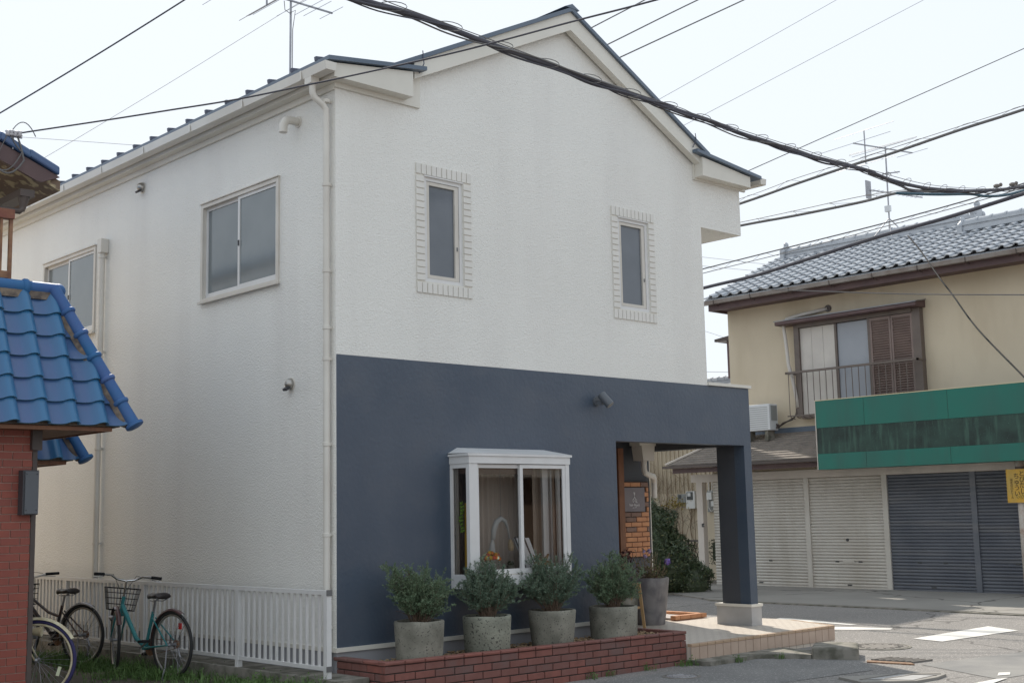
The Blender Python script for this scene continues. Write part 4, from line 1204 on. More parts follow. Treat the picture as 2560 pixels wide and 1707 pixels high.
# lintel, posts, shutters
part('lintel_beam', M().box(14.93, 15.05, -3, 7.85, 2.195, 2.36), m_lintel, rh)
pp = part('porch_post', M().box(14.92, 15.06, 7.54, 7.70, .02, 2.194), m_lintel, rh)
part('number_plate', M().box(14.86, 14.93, 7.525, 7.539, 1.235, 1.31), m_dk, pp)
text('plate_number', '3-8', (14.895, 7.522, 1.255), .05, m_letter, pp)
for y in (4.915, 3.145):
    part('shutter_post', M().box(14.96, 15.04, y - .055, y + .055, .02, 2.194), m_shutw, rh)
part('shutter_post', M().box(14.96, 15.04, 1.29, 1.40, .02, 2.194), m_shutg, rh)
def slat_mesh(w, matl, key):
    m = M(); hh = .0595; n = 5
    pr = [(.004, 0), (-.014, .006), (-.021, .022), (-.019, .040), (-.008, .052), (.004, hh)]
    for x, z in pr: m.v += [(x, -w / 2, z), (x, w / 2, z)]
    m.f += [(2 * i, 2 * i + 2, 2 * i + 3, 2 * i + 1) for i in range(len(pr) - 1)]
    me = m.mesh('slat'); me.materials.append(matl); return me
for y0, y1, matl in ((4.972, 7.30, m_shutw), (3.202, 4.858, m_shutw), (1.402, 3.088, m_shutg), (-.6, 1.288, m_shutg)):
    sh = part('roller_shutter', M().box(15.02, 15.05, y0, y1, .02, 2.19), matl, rh)
    me = slat_mesh(y1 - y0, matl, 'a')
    for k in range(35):
        inst('slat', me, Matrix.Translation((15.008 + random.uniform(-.001, .001), (y0 + y1) / 2, .05 + k * .0612)), sh)
    part('bottom_bar', M().box(14.985, 15.02, y0, y1, .022, .05), matl, sh)
    ym = (y0 + y1) / 2
    m = M(); m.box(14.984, 14.992, ym - .30, ym - .22, .525, .55); m.box(14.984, 14.992, ym + .22, ym + .30, .525, .55); m.box(14.982, 14.99, ym - .05, ym + .05, .075, .1)
    part('finger_slot', m, m_gasket if matl is m_shutw else m_dk, sh)
    if y0 > 3 and y0 < 4:
        part('mail_slot', M().box(14.98, 14.99, ym - .13, ym + .13, .52, .56), m_shutw, sh); part('lock', M().lathe((14.99, ym, .96), [(.03, -.012), (.03, 0)], 12, 'x'), m_gasket, sh)
# green awning sign
aw = thing('awning_sign', 'long green fascia sign board with a dark weathered band above the shutters', 'sign', (14.3, 1.5, 2.32))
part('panel_bottom', M().box(14.16, 14.6, -3, 4.06, 2.325, 2.625), m_green, aw)
part('panel_middle', M().box(14.165, 14.6, -3, 4.055, 2.628, 3.122), m_greenold, aw)
part('panel_top', M().box(14.16, 14.6, -3, 4.06, 3.125, 3.65), m_green, aw)
part('top_edge', M().box(14.155, 14.6, -3, 4.065, 3.651, 3.665), m_sunedge, aw)
part('end_flange', M().box(14.152, 14.61, 4.061, 4.075, 2.32, 3.667), m_lintel, aw)
m = M()
for y in (3.0, 1.3, -.4):
    m.box(14.156, 14.159, y - .002, y + .002, 2.33, 2.62); m.box(14.156, 14.159, y - .002, y + .002, 3.13, 3.645)
part('panel_joint', m, m_greenold, aw)
# air conditioner
ac = thing('air_conditioner', 'white air conditioner outdoor unit standing on the lower slate roof beside navy wall', 'air conditioner', (15.4, 6.3, 3.1))
o = part('casing', M().box(15.25, 15.55, 5.92, 6.68, 3.24, 3.80), m_acwhite, ac)
bv = o.modifiers.new('b', 'BEVEL'); bv.width = .015; bv.segments = 2
m = M()
for k in range(11): m.box(15.243, 15.2495, 5.97, 6.64, 3.28 + .045 * k, 3.288 + .045 * k)
part('front_slot', m, m_meter, ac)
part('side_cover', M().box(15.30, 15.5, 5.905, 5.919, 3.45, 3.76), m_meter, ac)
part('foot', M().box(15.28, 15.52, 6.0, 6.08, 3.03, 3.239).box(15.28, 15.52, 6.5, 6.58, 3.03, 3.239), m_kerb, ac)
part('valve', M().sphere((15.5, 5.89, 3.34), .035, 8, 6).sphere((15.46, 5.89, 3.3), .025, 8, 6).sphere((15.44, 5.88, 3.36), .02, 8, 6), m_brown, ac)
# aerial on the grey roof
def antenna(t, base, top, boom_z, x0, x1, els, ux=(1, 0, 0), uy=(0, 1, 0), r=.014):
    b = Vector(base); tp = Vector(top)
    part('mast', M().tube([b, tp], r, 7), m_steel, t)
    return
an = thing('roof_aerial', 'tall television aerial with two arrays on the grey tile ridge', 'antenna', (17.7, 4.26, 7.5))
part('mast', M().tube([(17.7, 4.26, 7.5), (17.69, 4.24, 9.46)], .017, 7), m_steel, an)
def yagi(t, c, ux, uy, x0, x1, els, r=.007, br=.012):
    c = Vector(c); ux = Vector(ux).normalized(); uy = Vector(uy).normalized()
    part('boom', M().bar(c + ux * x0, c + ux * x1, br * 2, br * 2), m_steel, t)
    m = M()
    for x, l in els: m.tube([c + ux * x - uy * l, c + ux * x + uy * l], r * .8, 5)
    part('element', m, m_steel, t)
yagi(an, (17.69, 4.24, 9.42), (1, -.25, 0), (.15, 1, 0), -.95, .82, [(-.95, 1.0), (-.1, .85), (.1, .8), (.45, .55), (.82, .42)])
part('reflector_arm', M().bar((17.1, 4.39, 9.0), (17.1, 4.39, 9.75), .02, .02).tube([(17.2, 5.2, 9.75), (17.0, 3.6, 9.75)], .006, 5).tube([(17.2, 5.2, 9.0), (17.0, 3.6, 9.0)], .006, 5), m_steel, an)
part('folded_dipole', M().tube([(17.6, 5.1, 9.43), (17.5, 3.4, 9.43), (17.56, 3.4, 9.47), (17.66, 5.1, 9.47)], .006, 5, closed=True), m_steel, an)
yagi(an, (17.69, 4.24, 8.42), (1, -.25, 0), (.15, 1, 0), -.6, 1.05, [(-.5 + .13 * k, .11) for k in range(12)], .005, .01)
part('reflector_plate', M().bar((17.12, 4.38, 8.22), (17.12, 4.38, 8.62), .02, .2), m_steel, an)
yagi(an, (17.69, 4.24, 8.85), (.3, -1, 0), (1, .3, 0), -.1, .28, [(-.05, .16), (.06, .2), (.2, .15)], .005, .012)
part('booster_box', M().box(17.62, 17.70, 4.19, 4.31, 7.99, 8.12), m_acwhite, an)
m = M()
for a in range(4): m.tube([(17.7, 4.26, 7.85), (17.7 + .42 * math.cos(a * PI / 2 + .6), 4.26 + .42 * math.sin(a * PI / 2 + .6), 7.36)], .011, 5)
part('tripod_leg', m, m_steel, an)
an2 = thing('house_aerial', 'thin television aerial mast on the roof of the white house', 'antenna', (2.72, 5, 7.1))
part('mast', M().tube([(2.72, 5, 7.0), (2.735, 5, 9.06)], .017, 7), m_steel, an2)
yagi(an2, (2.735, 4.99, 9.03), (1, 0, 0), (0, 1, 0), -.9, .72, [(-.9, .95), (-.15, .8), (.15, .62), (.33, .42), (.45, .36), (.70, .3)], .005, .011)
part('reflector_arm', M().bar((2.33, 5, 9.0), (2.33, 5, 8.85), .02, .02).tube([(2.33, 5.75, 8.86), (2.33, 4.3, 8.86)], .005, 5), m_steel, an2)
part('folded_dipole', M().tube([(2.45, 5.75, 8.96), (2.45, 4.3, 8.96), (2.51, 4.3, 8.99), (2.51, 5.75, 8.99)], .005, 5, closed=True), m_steel, an2)
part('cable', M().tube([(2.62, 5, 9.0), (2.62, 4.98, 8.86), (2.70, 4.98, 8.83), (2.80, 4.98, 8.9), (2.76, 4.99, 8.6), (2.75, 4.99, 7.2)], .006, 5), m_cgrey, an2)
an3 = thing('wire_stay', 'thin bent wire stay standing on the roof edge of the white house', 'wire', (1.5, 3.6, 6.4))
part('stay', M().tube([(1.30, 3.5, 6.35), (1.55, 3.5, 6.98), (1.78, 3.5, 6.6)], .006, 5), m_steel, an3)

# ================================================================== BACK YARD BETWEEN THE HOUSES
ax = thing('back_annex', 'pale sided building with corrugated upper wall seen through the porch', 'building', (18, 10.5, 0))
part('stucco_wall', M().box(16.56, 21, 7.36, 10.75, 0, 2.0), m_beige, ax)
sd_ = part('siding', M().box(16.60, 21, 7.9, 10.75, 2.0, 4.1), m_beige2, ax)
bm_ = M().box(-.03, 0, -.025, .025, 0, 2.1).mesh('batten'); bm_.materials.append(m_beige2)
for k in range(21): inst('batten', bm_, Matrix.Translation((16.598, 8.0 + .13 * k, 2.0)), sd_)
m = M(); m.prism([(16.3, 4.02), (18.2, 4.72), (20.2, 4.02), (20.2, 3.92), (18.2, 4.62), (16.3, 3.92)], 7.5, 10.75, 'y')
xr2 = part('annex_roof', m, m_greytile, ax)
for k in range(12):
    y = 9.9 - k * .2
    if y < 7.55: break
    part('ridge_tile', M().tube([(18.2, y, 4.78), (18.2, y - .21, 4.78)], .085, 8).tube([(18.2, y, 4.78), (18.2, y - .04, 4.78)], .1, 8), m_greytile, xr2, auto=True)
part('ridge_course', M().box(18.08, 18.32, 7.5, 10.75, 4.66, 4.74), m_greytile, xr2)
mt_ = thing('electric_meter', 'pale electric meter box with a dark window on the ochre wall', 'meter', (16.5, 9.08, 1.85))
part('case', M().box(16.40, 16.555, 8.95, 9.21, 1.64, 2.04), m_metw, mt_)
part('window', M().box(16.39, 16.399, 9.0, 9.18, 1.84, 2.02), m_dk, mt_)
part('dial', M().box(16.385, 16.389, 9.06, 9.15, 1.92, 2.0), m_metw, mt_)
mt_ = thing('electric_meter', 'dark small meter behind dry vine twigs left of the pale meter box', 'meter', (16.5, 9.38, 1.9))
part('case', M().box(16.44, 16.555, 9.26, 9.5, 1.78, 1.98), m_meter, mt_)
part('dial', M().box(16.435, 16.439, 9.38, 9.47, 1.87, 1.96), m_dk, mt_)
mt_ = thing('electric_meter', 'grey meter board with looped cables right of the porch post', 'meter', (16.5, 8.45, 1.8))
part('board', M().box(16.50, 16.555, 8.30, 8.66, 1.55, 2.05), m_meter, mt_)
part('meter_body', M().box(16.42, 16.499, 8.47, 8.62, 1.83, 2.0), m_metw, mt_)
part('terminal_box', M().box(16.45, 16.499, 8.40, 8.52, 1.68, 1.80), m_metw, mt_)
part('cable', M().tube([(16.44, 8.58, 1.83), (16.43, 8.57, 1.65), (16.43, 8.5, 1.56), (16.43, 8.43, 1.6), (16.44, 8.42, 1.69)], .014, 6).tube([(16.44, 8.4, 1.69), (16.43, 8.36, 1.6), (16.43, 8.3, 1.62), (16.44, 8.28, 1.8), (16.48, 8.28, 2.15)], .014, 6).tube([(16.5, 8.6, 2.02), (16.52, 8.62, 2.4)], .016, 6).tube([(16.5, 8.52, 2.02), (16.52, 8.5, 2.4)], .014, 6), m_panelwhite, mt_)
mb = thing('mail_box', 'rust red letter box on the ochre wall under the meter board', 'mailbox', (16.5, 8.33, 1.35))
part('body', M().box(16.42, 16.555, 8.22, 8.42, 1.25, 1.5), m_wood, mb)
part('flap', M().box(16.41, 16.419, 8.24, 8.40, 1.42, 1.48), m_brown, mb)
lt = thing('lattice_panel', 'brown diamond lattice panel between the ivy and the porch post', 'lattice', (15.6, 8.35, .4))
part('frame', M().box(15.58, 15.62, 8.12, 8.55, .90, .94).box(15.58, 15.62, 8.12, 8.55, .06, .1).box(15.58, 15.62, 8.52, 8.56, .1, .9).box(15.58, 15.62, 8.11, 8.14, .1, .9), m_brown, lt)
for s in (-1, 1):
    for k in range(-4, 9):
        y0 = 8.14 + k * .1
        pts = []
        for zz in (.1, .9):
            pts.append((15.60 + .006 * s, (y0 if s > 0 else y0 + .4) + s * (zz - .1) * .5, zz))
        a, b = Vector(pts[0]), Vector(pts[1])
        # clip to the frame
        t0, t1 = 0.0, 1.0
        dy = b.y - a.y
        if abs(dy) > 1e-6:
            ta, tb = sorted(((8.14 - a.y) / dy, (8.52 - a.y) / dy)); t0, t1 = max(t0, ta), min(t1, tb)
        if t1 - t0 > .08: part('lath', M().bar(a.lerp(b, t0), a.lerp(b, t1), .008, .014, (1, 0, 0)), m_brown, lt)

# warning sign at the right edge of the picture
ws = thing('warning_sign', 'yellow hand lettered warning board on a rusty white pole', 'sign', (14.4, .2, 0))
part('pole', M().tube([(14.45, .19, 0.0), (14.45, .20, 2.6)], .075, 14), m_rustpole, ws, smooth=True)
part('board', M().box(14.33, 14.36, -.10, .385, 1.62, 2.185), m_yellow, ws)
part('board_rim', M().box(14.327, 14.362, -.102, .388, 1.612, 1.6195).box(14.327, 14.362, .3855, .393, 1.612, 2.19), m_yellow, ws)
part('bracket', M().bar((14.45, .19, 2.2), (14.6, .0, 2.34), .05, .03).tube([(14.45, .19, 2.19), (14.45, .19, 2.23)], .085, 14), m_brown, ws)
RT = (PI / 2, 0, -PI / 2)
text('warning_text', 'ち\nゅ\nう\nい', (14.3275, .212, 2.03), .108, m_ink, ws, RT, line=.92)
text('warning_text', 'と\nび\nだ\nし', (14.3275, .115, 2.07), .108, m_ink, ws, RT, line=.92)
text('maker_text', '海\n老\n名\n小\nＰ\nＴ\nＡ', (14.3275, .305, 1.985), .054, m_ink2, ws, RT, line=.93)
m = M()
for k in range(6): m.bar((14.327, .2 - .035 * k, 1.68 + .01 * (k % 2)), (14.327, .23 - .035 * k, 1.72 + .012 * k), .003, .012, (1, 0, 0))
part('painted_grass', m, m_greenink, ws)

# house across the street, behind the viewer: only its reflection in the bay window shows
oh = thing('opposite_house', 'brown house across the street, faintly mirrored in the bay window glass', 'house', (17, -19, 0))
m_ohw = mat('opposite_wall', (.34, .23, .17), .85, (.28, .19, .14), 1)
ow = part('wall', M().box(7, 27, -24, -15.6, -.08, 5.4), m_ohw, oh)
part('roof', M().prism([(-14.9, 5.3), (-19.8, 7.6), (-24.7, 5.3), (-24.7, 5.15), (-14.9, 5.15)], 6.5, 27.5, 'x'), m_rib, oh)
part('canopy', M().box(7, 27, -15.599, -14.9, 2.55, 2.75), m_lintel, oh)
for k in range(4):
    w_0 = part('window', M().box(9 + 4.6 * k, 10.8 + 4.6 * k, -15.599, -15.55, 3.6, 4.7), m_alu, oh)
    part('pane', M().box(9.08 + 4.6 * k, 10.72 + 4.6 * k, -15.549, -15.54, 3.68, 4.62), m_frost2, w_0)
    part('shop_shutter', M().box(8.2 + 4.6 * k, 11.8 + 4.6 * k, -15.599, -15.56, -.06, 2.4), m_shutg if k % 2 else m_wood, oh)

# unseen block added behind the white house to throw shade over the side street
ap = thing('shade_block', 'unseen block added behind the white house to shade the side street', 'building', (16, 14, 0))
m_apw = mat('shade_block_wall', (.62, .58, .52), .8, (.55, .51, .46), .6, streak=((.5, .46, .41), 1.2, .2))
part('wall', M().box(14.6, 17.2, 10.8, 22, -.05, 11.3), m_apw, ap)
part('parapet', M().box(14.56, 17.24, 10.76, 22.04, 11.301, 11.5), m_concrete, ap)
for fl in range(4):
    for k in range(4):
        y0 = 11.8 + 2.5 * k; z0 = 1.0 + 2.7 * fl
        wd = part('window', M().box(14.56, 14.599, y0, y0 + 1.5, z0, z0 + 1.2), m_alu, ap)
        part('pane', M().box(14.55, 14.559, y0 + .06, y0 + .72, z0 + .06, z0 + 1.14).box(14.55, 14.559, y0 + .78, y0 + 1.44, z0 + .06, z0 + 1.14), m_frost2, wd)
    wd = part('window', M().box(15.3, 16.5, 10.76, 10.799, 1.0 + 2.7 * fl, 2.2 + 2.7 * fl), m_alu, ap)
    part('pane', M().box(15.36, 16.44, 10.75, 10.759, 1.06 + 2.7 * fl, 2.14 + 2.7 * fl), m_frost2, wd)

# ================================================================== POTS AND PLANTS
def pot(name, label, c, rt, rb, h, matl, group=None, rim=.03):
    t = thing(name, label, 'plant pot', (c[0], c[1], c[2]), group)
    n = 30; prof = [(rb * .96, 0), (rb, .012)]
    for k in range(1, 7):
        q = k / 6; prof.append((rb + (rt - rb) * q, h * q * .97))
    prof += [(rt - .006, h), (rt - rim, h), (rt - rim - .004, h - .012), (rt - rim - .012, h - .10), (.002, h - .10)]
    m = M(); m.lathe(c, prof, n)
    # hand-made unevenness
    for i, p in enumerate(m.v):
        v = Vector(p); d = mnoise.noise(v * 5.0) * .006
        m.v[i] = (v.x + d, v.y + d * .7, v.z + (mnoise.noise(v * 7) * .006 if v.z > c[2] + .05 else 0))
    part('body', m, matl, t, auto=True)
    m = M(); m.lathe((c[0], c[1], c[2]), [(.002, h - .075), (rt - rim - .008, h - .07)], 20, open_=True)
    part('soil', m, m_soil, t)
    return t
def rnd_dir(): 
    a = random.uniform(0, 2 * PI); z = random.uniform(-1, 1); r = math.sqrt(1 - z * z)
    return Vector((r * math.cos(a), r * math.sin(a), z))
def shrub(label, c, lobes, seed, matl, nst=115, dead=14):
    """fine-leaved shrub: stems fan out from the pot and carry thousands of small narrow leaves"""
    random.seed(seed)
    t = thing('potted_shrub', label, 'shrub', c, 'fine leaved shrubs in the brick planter')
    base = Vector(c)
    st = M(); lv = M()
    def leaf(p, d, s):
        d = d.normalized(); a = d.cross(rnd_dir())
        if a.length < .05: return
        a.normalize(); w = s * .115
        lv.add([p - a * w * .4, p + d * s * .5 - a * w, p + d * s, p + d * s * .5 + a * w], [(0, 1, 2, 3)])
    def twig(path, dens, s0, bare=.0):
        for i in range(len(path) - 1):
            if i / len(path) < bare: continue
            a, b = path[i], path[i + 1]; d = (b - a)
            for _ in range(dens):
                q = random.random(); p = a + d * q
                dd = d.normalized() * random.uniform(.35, 1.0) + rnd_dir() * .75
                leaf(p, dd, s0 * random.uniform(.6, 1.3))
    for k in range(nst):
        lb = random.choices(lobes, [l[4] for l in lobes])[0]
        tgt = base + Vector(lb[:3]) * 1.05 + rnd_dir() * lb[3] * random.uniform(.45, 1.08)
        if tgt.z < base.z + .03: tgt.z = base.z + .03 + random.uniform(0, .05)
        p0 = base + Vector((random.uniform(-.05, .05), random.uniform(-.05, .05), -.06))
        mid = p0.lerp(tgt, .5) + Vector((0, 0, .05)) + rnd_dir() * .03
        path = []
        for i in range(8):
            q = i / 7; path.append((1 - q) ** 2 * p0 + 2 * q * (1 - q) * mid + q * q * tgt)
        st.tube(path, [.0045 - .0036 * i / 7 for i in range(8)], 4, caps=False)
        if k >= nst - dead: 
            for _ in range(5):
                i = random.randint(3, 6); e = path[i] + rnd_dir() * .08; st.tube([path[i], path[i].lerp(e, .5) + rnd_dir() * .01, e], .0012, 3, caps=False)
            continue
        twig(path, 12, .024, .42)
        for _ in range(9):
            i = random.randint(3, 7); o_ = path[i]
            dr = (path[i] - path[i - 1]).normalized() * .7 + rnd_dir() * .75 + Vector((0, 0, .25))
            L = random.uniform(.05, .13); e = o_ + dr.normalized() * L
            pth = [o_.lerp(e, j / 3) + rnd_dir() * .006 for j in range(4)]
            st.tube(pth, .0012, 3, caps=False)
            twig(pth, 18, .022)
    part('stems', st.mesh('stems', False), m_stem, t)
    part('foliage', lv.mesh('foliage', False), matl, t)
PG = 'concrete pots in the brick planter'
pot('concrete_pot', 'leftmost smoky grey concrete pot nearest the white downpipe', (.66, -.40, .25), .238, .218, .375, m_pot, PG)
pot('concrete_pot', 'heavily pitted concrete pot with black holes, under left edge of bay window', (1.515, -.40, .25), .242, .222, .365, m_pot2, PG)
pot('concrete_pot', 'concrete pot with a dark stain below the right side of bay window', (2.42, -.40, .245), .25, .215, .365, m_pot, PG)
pot('concrete_pot', 'brownish concrete pot at the right end of planter by porch opening', (3.355, -.40, .225), .265, .25, .365, m_pot, PG)
shrub('two lobed fine leaved shrub standing before plain navy wall, first from the downpipe', (.66, -.40, .60), [(-.18, 0, .33, .20, 1.2), (.14, .02, .32, .19, 1.2), (.0, -.02, .25, .22, 1), (.24, 0, .20, .13, .6), (-.27, 0, .17, .09, .3)], 11, m_leaf)
shrub('rounded fine leaved shrub rising over the lower left corner of bay window', (1.515, -.40, .60), [(-.08, 0, .30, .20, 1.2), (.14, .02, .27, .2, 1.2), (-.2, 0, .25, .14, .7), (.26, 0, .22, .12, .6), (-.04, 0, .42, .1, .4)], 12, m_leaf2)
shrub('fine leaved shrub with tall thin shoots at the bay window lower right corner', (2.42, -.40, .595), [(-.02, 0, .33, .2, 1.2), (-.2, .02, .26, .17, 1), (.2, 0, .27, .18, 1), (.27, 0, .42, .1, .35), (-.16, 0, .44, .08, .3)], 13, m_leaf2)
shrub('roundest fine leaved shrub beside the wooden porch jamb', (3.355, -.40, .575), [(-.02, 0, .30, .21, 1.3), (-.18, .02, .26, .17, 1), (.18, 0, .27, .19, 1.1), (.06, 0, .42, .12, .5)], 14, m_leaf)
random.seed(21)
pot('large_pot', 'tall dark grey tapered pot holding violet flowers on the porch deck', (5.83, 1.22, .137), .255, .185, .60, m_bigpot)
fp = thing('flowering_plant', 'mixed plant with violet and lilac flowers growing in the tall dark pot', 'plant', (5.83, 1.22, .70))
st = M(); lv = M()
for k in range(80):
    a = random.uniform(0, 2 * PI); r = random.uniform(.02, .3); h = random.uniform(.02, .2) if k > 25 else random.uniform(.15, .42)
    p0 = Vector((5.83 + r * .5 * math.cos(a), 1.22 + r * .5 * math.sin(a), .66)); p1 = Vector((5.83 + r * math.cos(a), 1.22 + r * math.sin(a), .70 + h))
    st.tube([p0, p0.lerp(p1, .5) + Vector((0, 0, .03)), p1], .003, 4, caps=False)
    for _ in range(10):
        p = p0.lerp(p1, random.uniform(.3, 1)) + rnd_dir() * .03; d = rnd_dir(); e = d.cross(rnd_dir())
        if e.length < .1: continue
        e.normalize(); s = random.uniform(.015, .04)
        lv.add([p, p + d * s * .5 + e * s * .3, p + d * s, p + d * s * .5 - e * s * .3], [(0, 1, 2, 3)])
part('stems', st.mesh('stems', False), m_dryvine, fp)
part('foliage', lv.mesh('foliage', False), mat('mixed_leaf', (.07, .10, .035), .6, (.2, .16, .06), 14, speck=(.16, .06, .05), sscale=18, sthr=.58), fp)
def petals(m, c, r, n=34, s=.03):
    for _ in range(n):
        d = rnd_dir(); p = Vector(c) + d * r * random.uniform(.5, 1); e = d.cross(rnd_dir())
        if e.length < .1: continue
        e.normalize(); f = d.cross(e)
        m.add([p - e * s * .5 - f * s * .5, p + e * s * .5 - f * s * .5, p + e * s * .5 + f * s * .5, p - e * s * .5 + f * s * .5], [(0, 1, 2, 3)])
m = M(); petals(m, (6.06, 1.1, .93), .05, 40); part('violet_flower', m.mesh('violet_flower', False), m_violet, fp)
m = M(); petals(m, (5.62, 1.1, 1.02), .035, 26, .02); petals(m, (5.76, 1.15, 1.08), .035, 30, .02); petals(m, (5.60, 1.1, 1.08), .025, 20, .02); part('lilac_flower', m.mesh('lilac_flower', False), m_pinkp, fp)
pd = thing('purple_leaf_plant', 'dark burgundy leaved plant behind the tall grey pot', 'plant', (5.6, 1.5, .137))
lv = M()
for k in range(420):
    p = Vector((5.6 + random.uniform(-.12, .12), 1.5 + random.uniform(-.1, .1), random.uniform(.55, 1.1))); d = rnd_dir(); e = d.cross(rnd_dir())
    if e.length < .1: continue
    e.normalize(); s = random.uniform(.03, .06)
    lv.add([p, p + d * s * .5 + e * s * .3, p + d * s, p + d * s * .5 - e * s * .3], [(0, 1, 2, 3)])
part('foliage', lv.mesh('foliage', False), mat('burgundy_leaf', (.06, .018, .022), .5, (.1, .03, .03), 10), pd)
m = M()
for k in range(6): m.tube([(5.6 + .03 * k - .08, 1.5, .14), (5.6 + .05 * k - .12, 1.5, .9)], .005, 5)
part('stems', m, m_stem, pd)
# folding wooden stand between the last shrub and the tall pot
ws_ = thing('wooden_stand', 'light wooden a-frame stand holding a small box beside tall pot', 'stand', (5.05, .7, .137))
m = M(); m.bar((4.86, .55, .73), (5.02, .62, .15), .035, .02); part('leg', m, m_lightwood, ws_)
m = M(); m.bar((4.86, .56, .73), (4.72, .8, .15), .035, .02); part('leg', m, m_lightwood, ws_)
m = M(); m.bar((4.60, .66, .73), (4.62, .62, .15), .035, .02); part('leg', m, m_lightwood, ws_)
part('shelf', M().box(4.55, 4.95, .6, .85, .42, .445), m_lightwood, ws_)
part('shelf', M().box(4.55, 4.95, .62, .83, .70, .72), m_lightwood, ws_)
bx_ = thing('wooden_box', 'small grey wooden box on the lower shelf of the stand', 'box', (4.75, .72, .446))
part('body', M().box(4.58, 4.92, .63, .82, .446, .62), m_kerb, bx_)

# weeds along the wall foot and the grassy strip: nobody could count them
random.seed(5)
g = M()
def tuft(x, y, z, n, h, spread, leafy=.4):
    for _ in range(n):
        a = random.uniform(0, 2 * PI); r = spread * math.sqrt(random.random())
        p = Vector((x + r * math.cos(a), y + r * math.sin(a), z)); d = Vector((random.uniform(-.6, .6), random.uniform(-.6, .6), 1)).normalized()
        hh = h * random.uniform(.4, 1.2); w = Vector((-d.y, d.x, 0))
        if w.length < .02: w = Vector((1, 0, 0))
        w = w.normalized() * random.uniform(.002, .005)
        e = p + d * hh; bnd = Vector((d.x, d.y, -.1)) * hh * .5
        g.add([p - w, p + w, p + d * hh * .6 + w * .8, p + d * hh * .6 - w * .8, e + bnd], [(0, 1, 2, 3), (3, 2, 4)])
        if random.random() < leafy:
            q = p + d * hh * random.uniform(.4, 1); f = rnd_dir(); k_ = f.cross(rnd_dir())
            if k_.length > .1:
                k_.normalize(); s = random.uniform(.012, .03)
                g.add([q, q + f * s * .5 + k_ * s * .35, q + f * s, q + f * s * .5 - k_ * s * .35], [(0, 1, 2, 3)])
for k in range(170):
    y = random.uniform(-1.2, 5.2); x = -.42 - abs(random.gauss(0, .28)) - (.12 if y > 2 else 0)
    dens = mnoise.noise(Vector((x * 2, y * 1.6, 3)))
    if dens < -.12: continue
    tuft(x, y, .05, 42, random.uniform(.05, .17), .16)
for k in range(26):
    tuft(random.uniform(-.62, -.40), random.uniform(-1.3, .8), .05, 40, random.uniform(.06, .2), .1, .8)
for k in range(40): tuft(random.uniform(-2.2, -.6), random.uniform(0, 4), .05, 14, .06, .2)
o = link('weed_patch', g.mesh('weed_patch', False), m_grass); tag(o, 'green weeds and grass growing in the lot along the fence', 'grass', kind='stuff')
g = M()
for x, y, z, n in ((3.98, -.80, -.08, 26), (4.1, -.86, -.08, 30), (2.6, -.77, -.08, 18), (2.9, -.77, -.08, 24), (1.75, -.77, -.08, 14), (4.62, -1.09, -.08, 34), (5.16, -1.27, -.08, 26), (3.5, -.78, -.08, 16)):
    tuft(x, y, z, n, .09, .07, .9)
o = link('kerb_weeds', g.mesh('kerb_weeds', False), m_grass); tag(o, 'small weed tufts growing at the foot of planter and kerb', 'weeds', kind='stuff')

# ivy mound and dry vine by the far wall
random.seed(9)
iv = thing('ivy_bush', 'dark green ivy overgrown mound seen through porch opening', 'ivy', (12.5, 6.7, 0))
lv = M()
IC = [(12.0, 6.65, 1.32, .52, .6), (12.1, 6.6, .85, .68, .8), (12.5, 6.42, .6, .56, .62), (12.85, 6.22, .3, .46, .36), (11.6, 6.9, 1.0, .7, .9), (12.3, 6.5, 1.2, .38, .5)]
for k in range(15000):
    cx, cy, cz, r, hz = random.choices(IC, [3, 4, 4, 3, 2, 3])[0]
    d = rnd_dir(); q = random.uniform(.72, 1.03)
    p = Vector((cx + d.x * r * q, cy + d.y * r * q * .8, cz + d.z * hz * q))
    p += Vector((mnoise.noise(p * 3), mnoise.noise(p * 3 + Vector((5, 0, 0))), mnoise.noise(p * 3 + Vector((0, 7, 0))))) * .12
    if p.z < 0.0: continue
    n = (d + rnd_dir() * .8).normalized(); a = n.cross(rnd_dir())
    if a.length < .1: continue
    a.normalize(); b = n.cross(a); s = random.uniform(.03, .065)
    lv.add([p - a * s * .2, p + a * s - b * s * .4, p + a * s * .6 + b * s * .3, p + b * s * .1 + a * 1.3 * s * .2, p - a * s * .6 + b * s * .5], [(0, 1, 2, 3, 4)])
part('foliage', lv.mesh('foliage', False), m_ivy, iv)
m = M()
for k in range(16):
    x = random.uniform(11.5, 12.8)
    m.tube([(x, 6.6, 0), (x + random.uniform(-.2, .2), 6.6, .6), (x + random.uniform(-.3, .3), 6.7, 1.3)], [.03, .02, .008], 5)
part('stems', m, m_stem, iv)
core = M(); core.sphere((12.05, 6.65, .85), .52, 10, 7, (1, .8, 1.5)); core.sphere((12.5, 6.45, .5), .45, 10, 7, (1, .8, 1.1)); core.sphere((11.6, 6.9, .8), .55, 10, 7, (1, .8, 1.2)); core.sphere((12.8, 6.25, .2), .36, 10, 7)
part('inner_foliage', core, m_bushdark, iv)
vn = thing('dry_vine', 'bare dry vine twigs climbing the pale wall above the ivy', 'vine', (16.4, 10, 0))
m = M()
for k in range(34):
    y = random.uniform(9.15, 11.0); p = [Vector((16.5, y, .3))]
    for j in range(9):
        p.append(p[-1] + Vector((random.uniform(-.02, .02), random.uniform(-.09, .09), random.uniform(.12, .36))))
    m.tube(p, [.012 - .001 * i for i in range(10)], 4, caps=False)
    for j in range(4):
        a = p[random.randint(3, 8)]; m.tube([a, a + Vector((-.03, random.uniform(-.25, .25), .12)), a + Vector((-.04, random.uniform(-.45, .45), .3))], .004, 3, caps=False)
part('twigs', m.mesh('twigs', False), m_dryvine, vn)
lv = M()
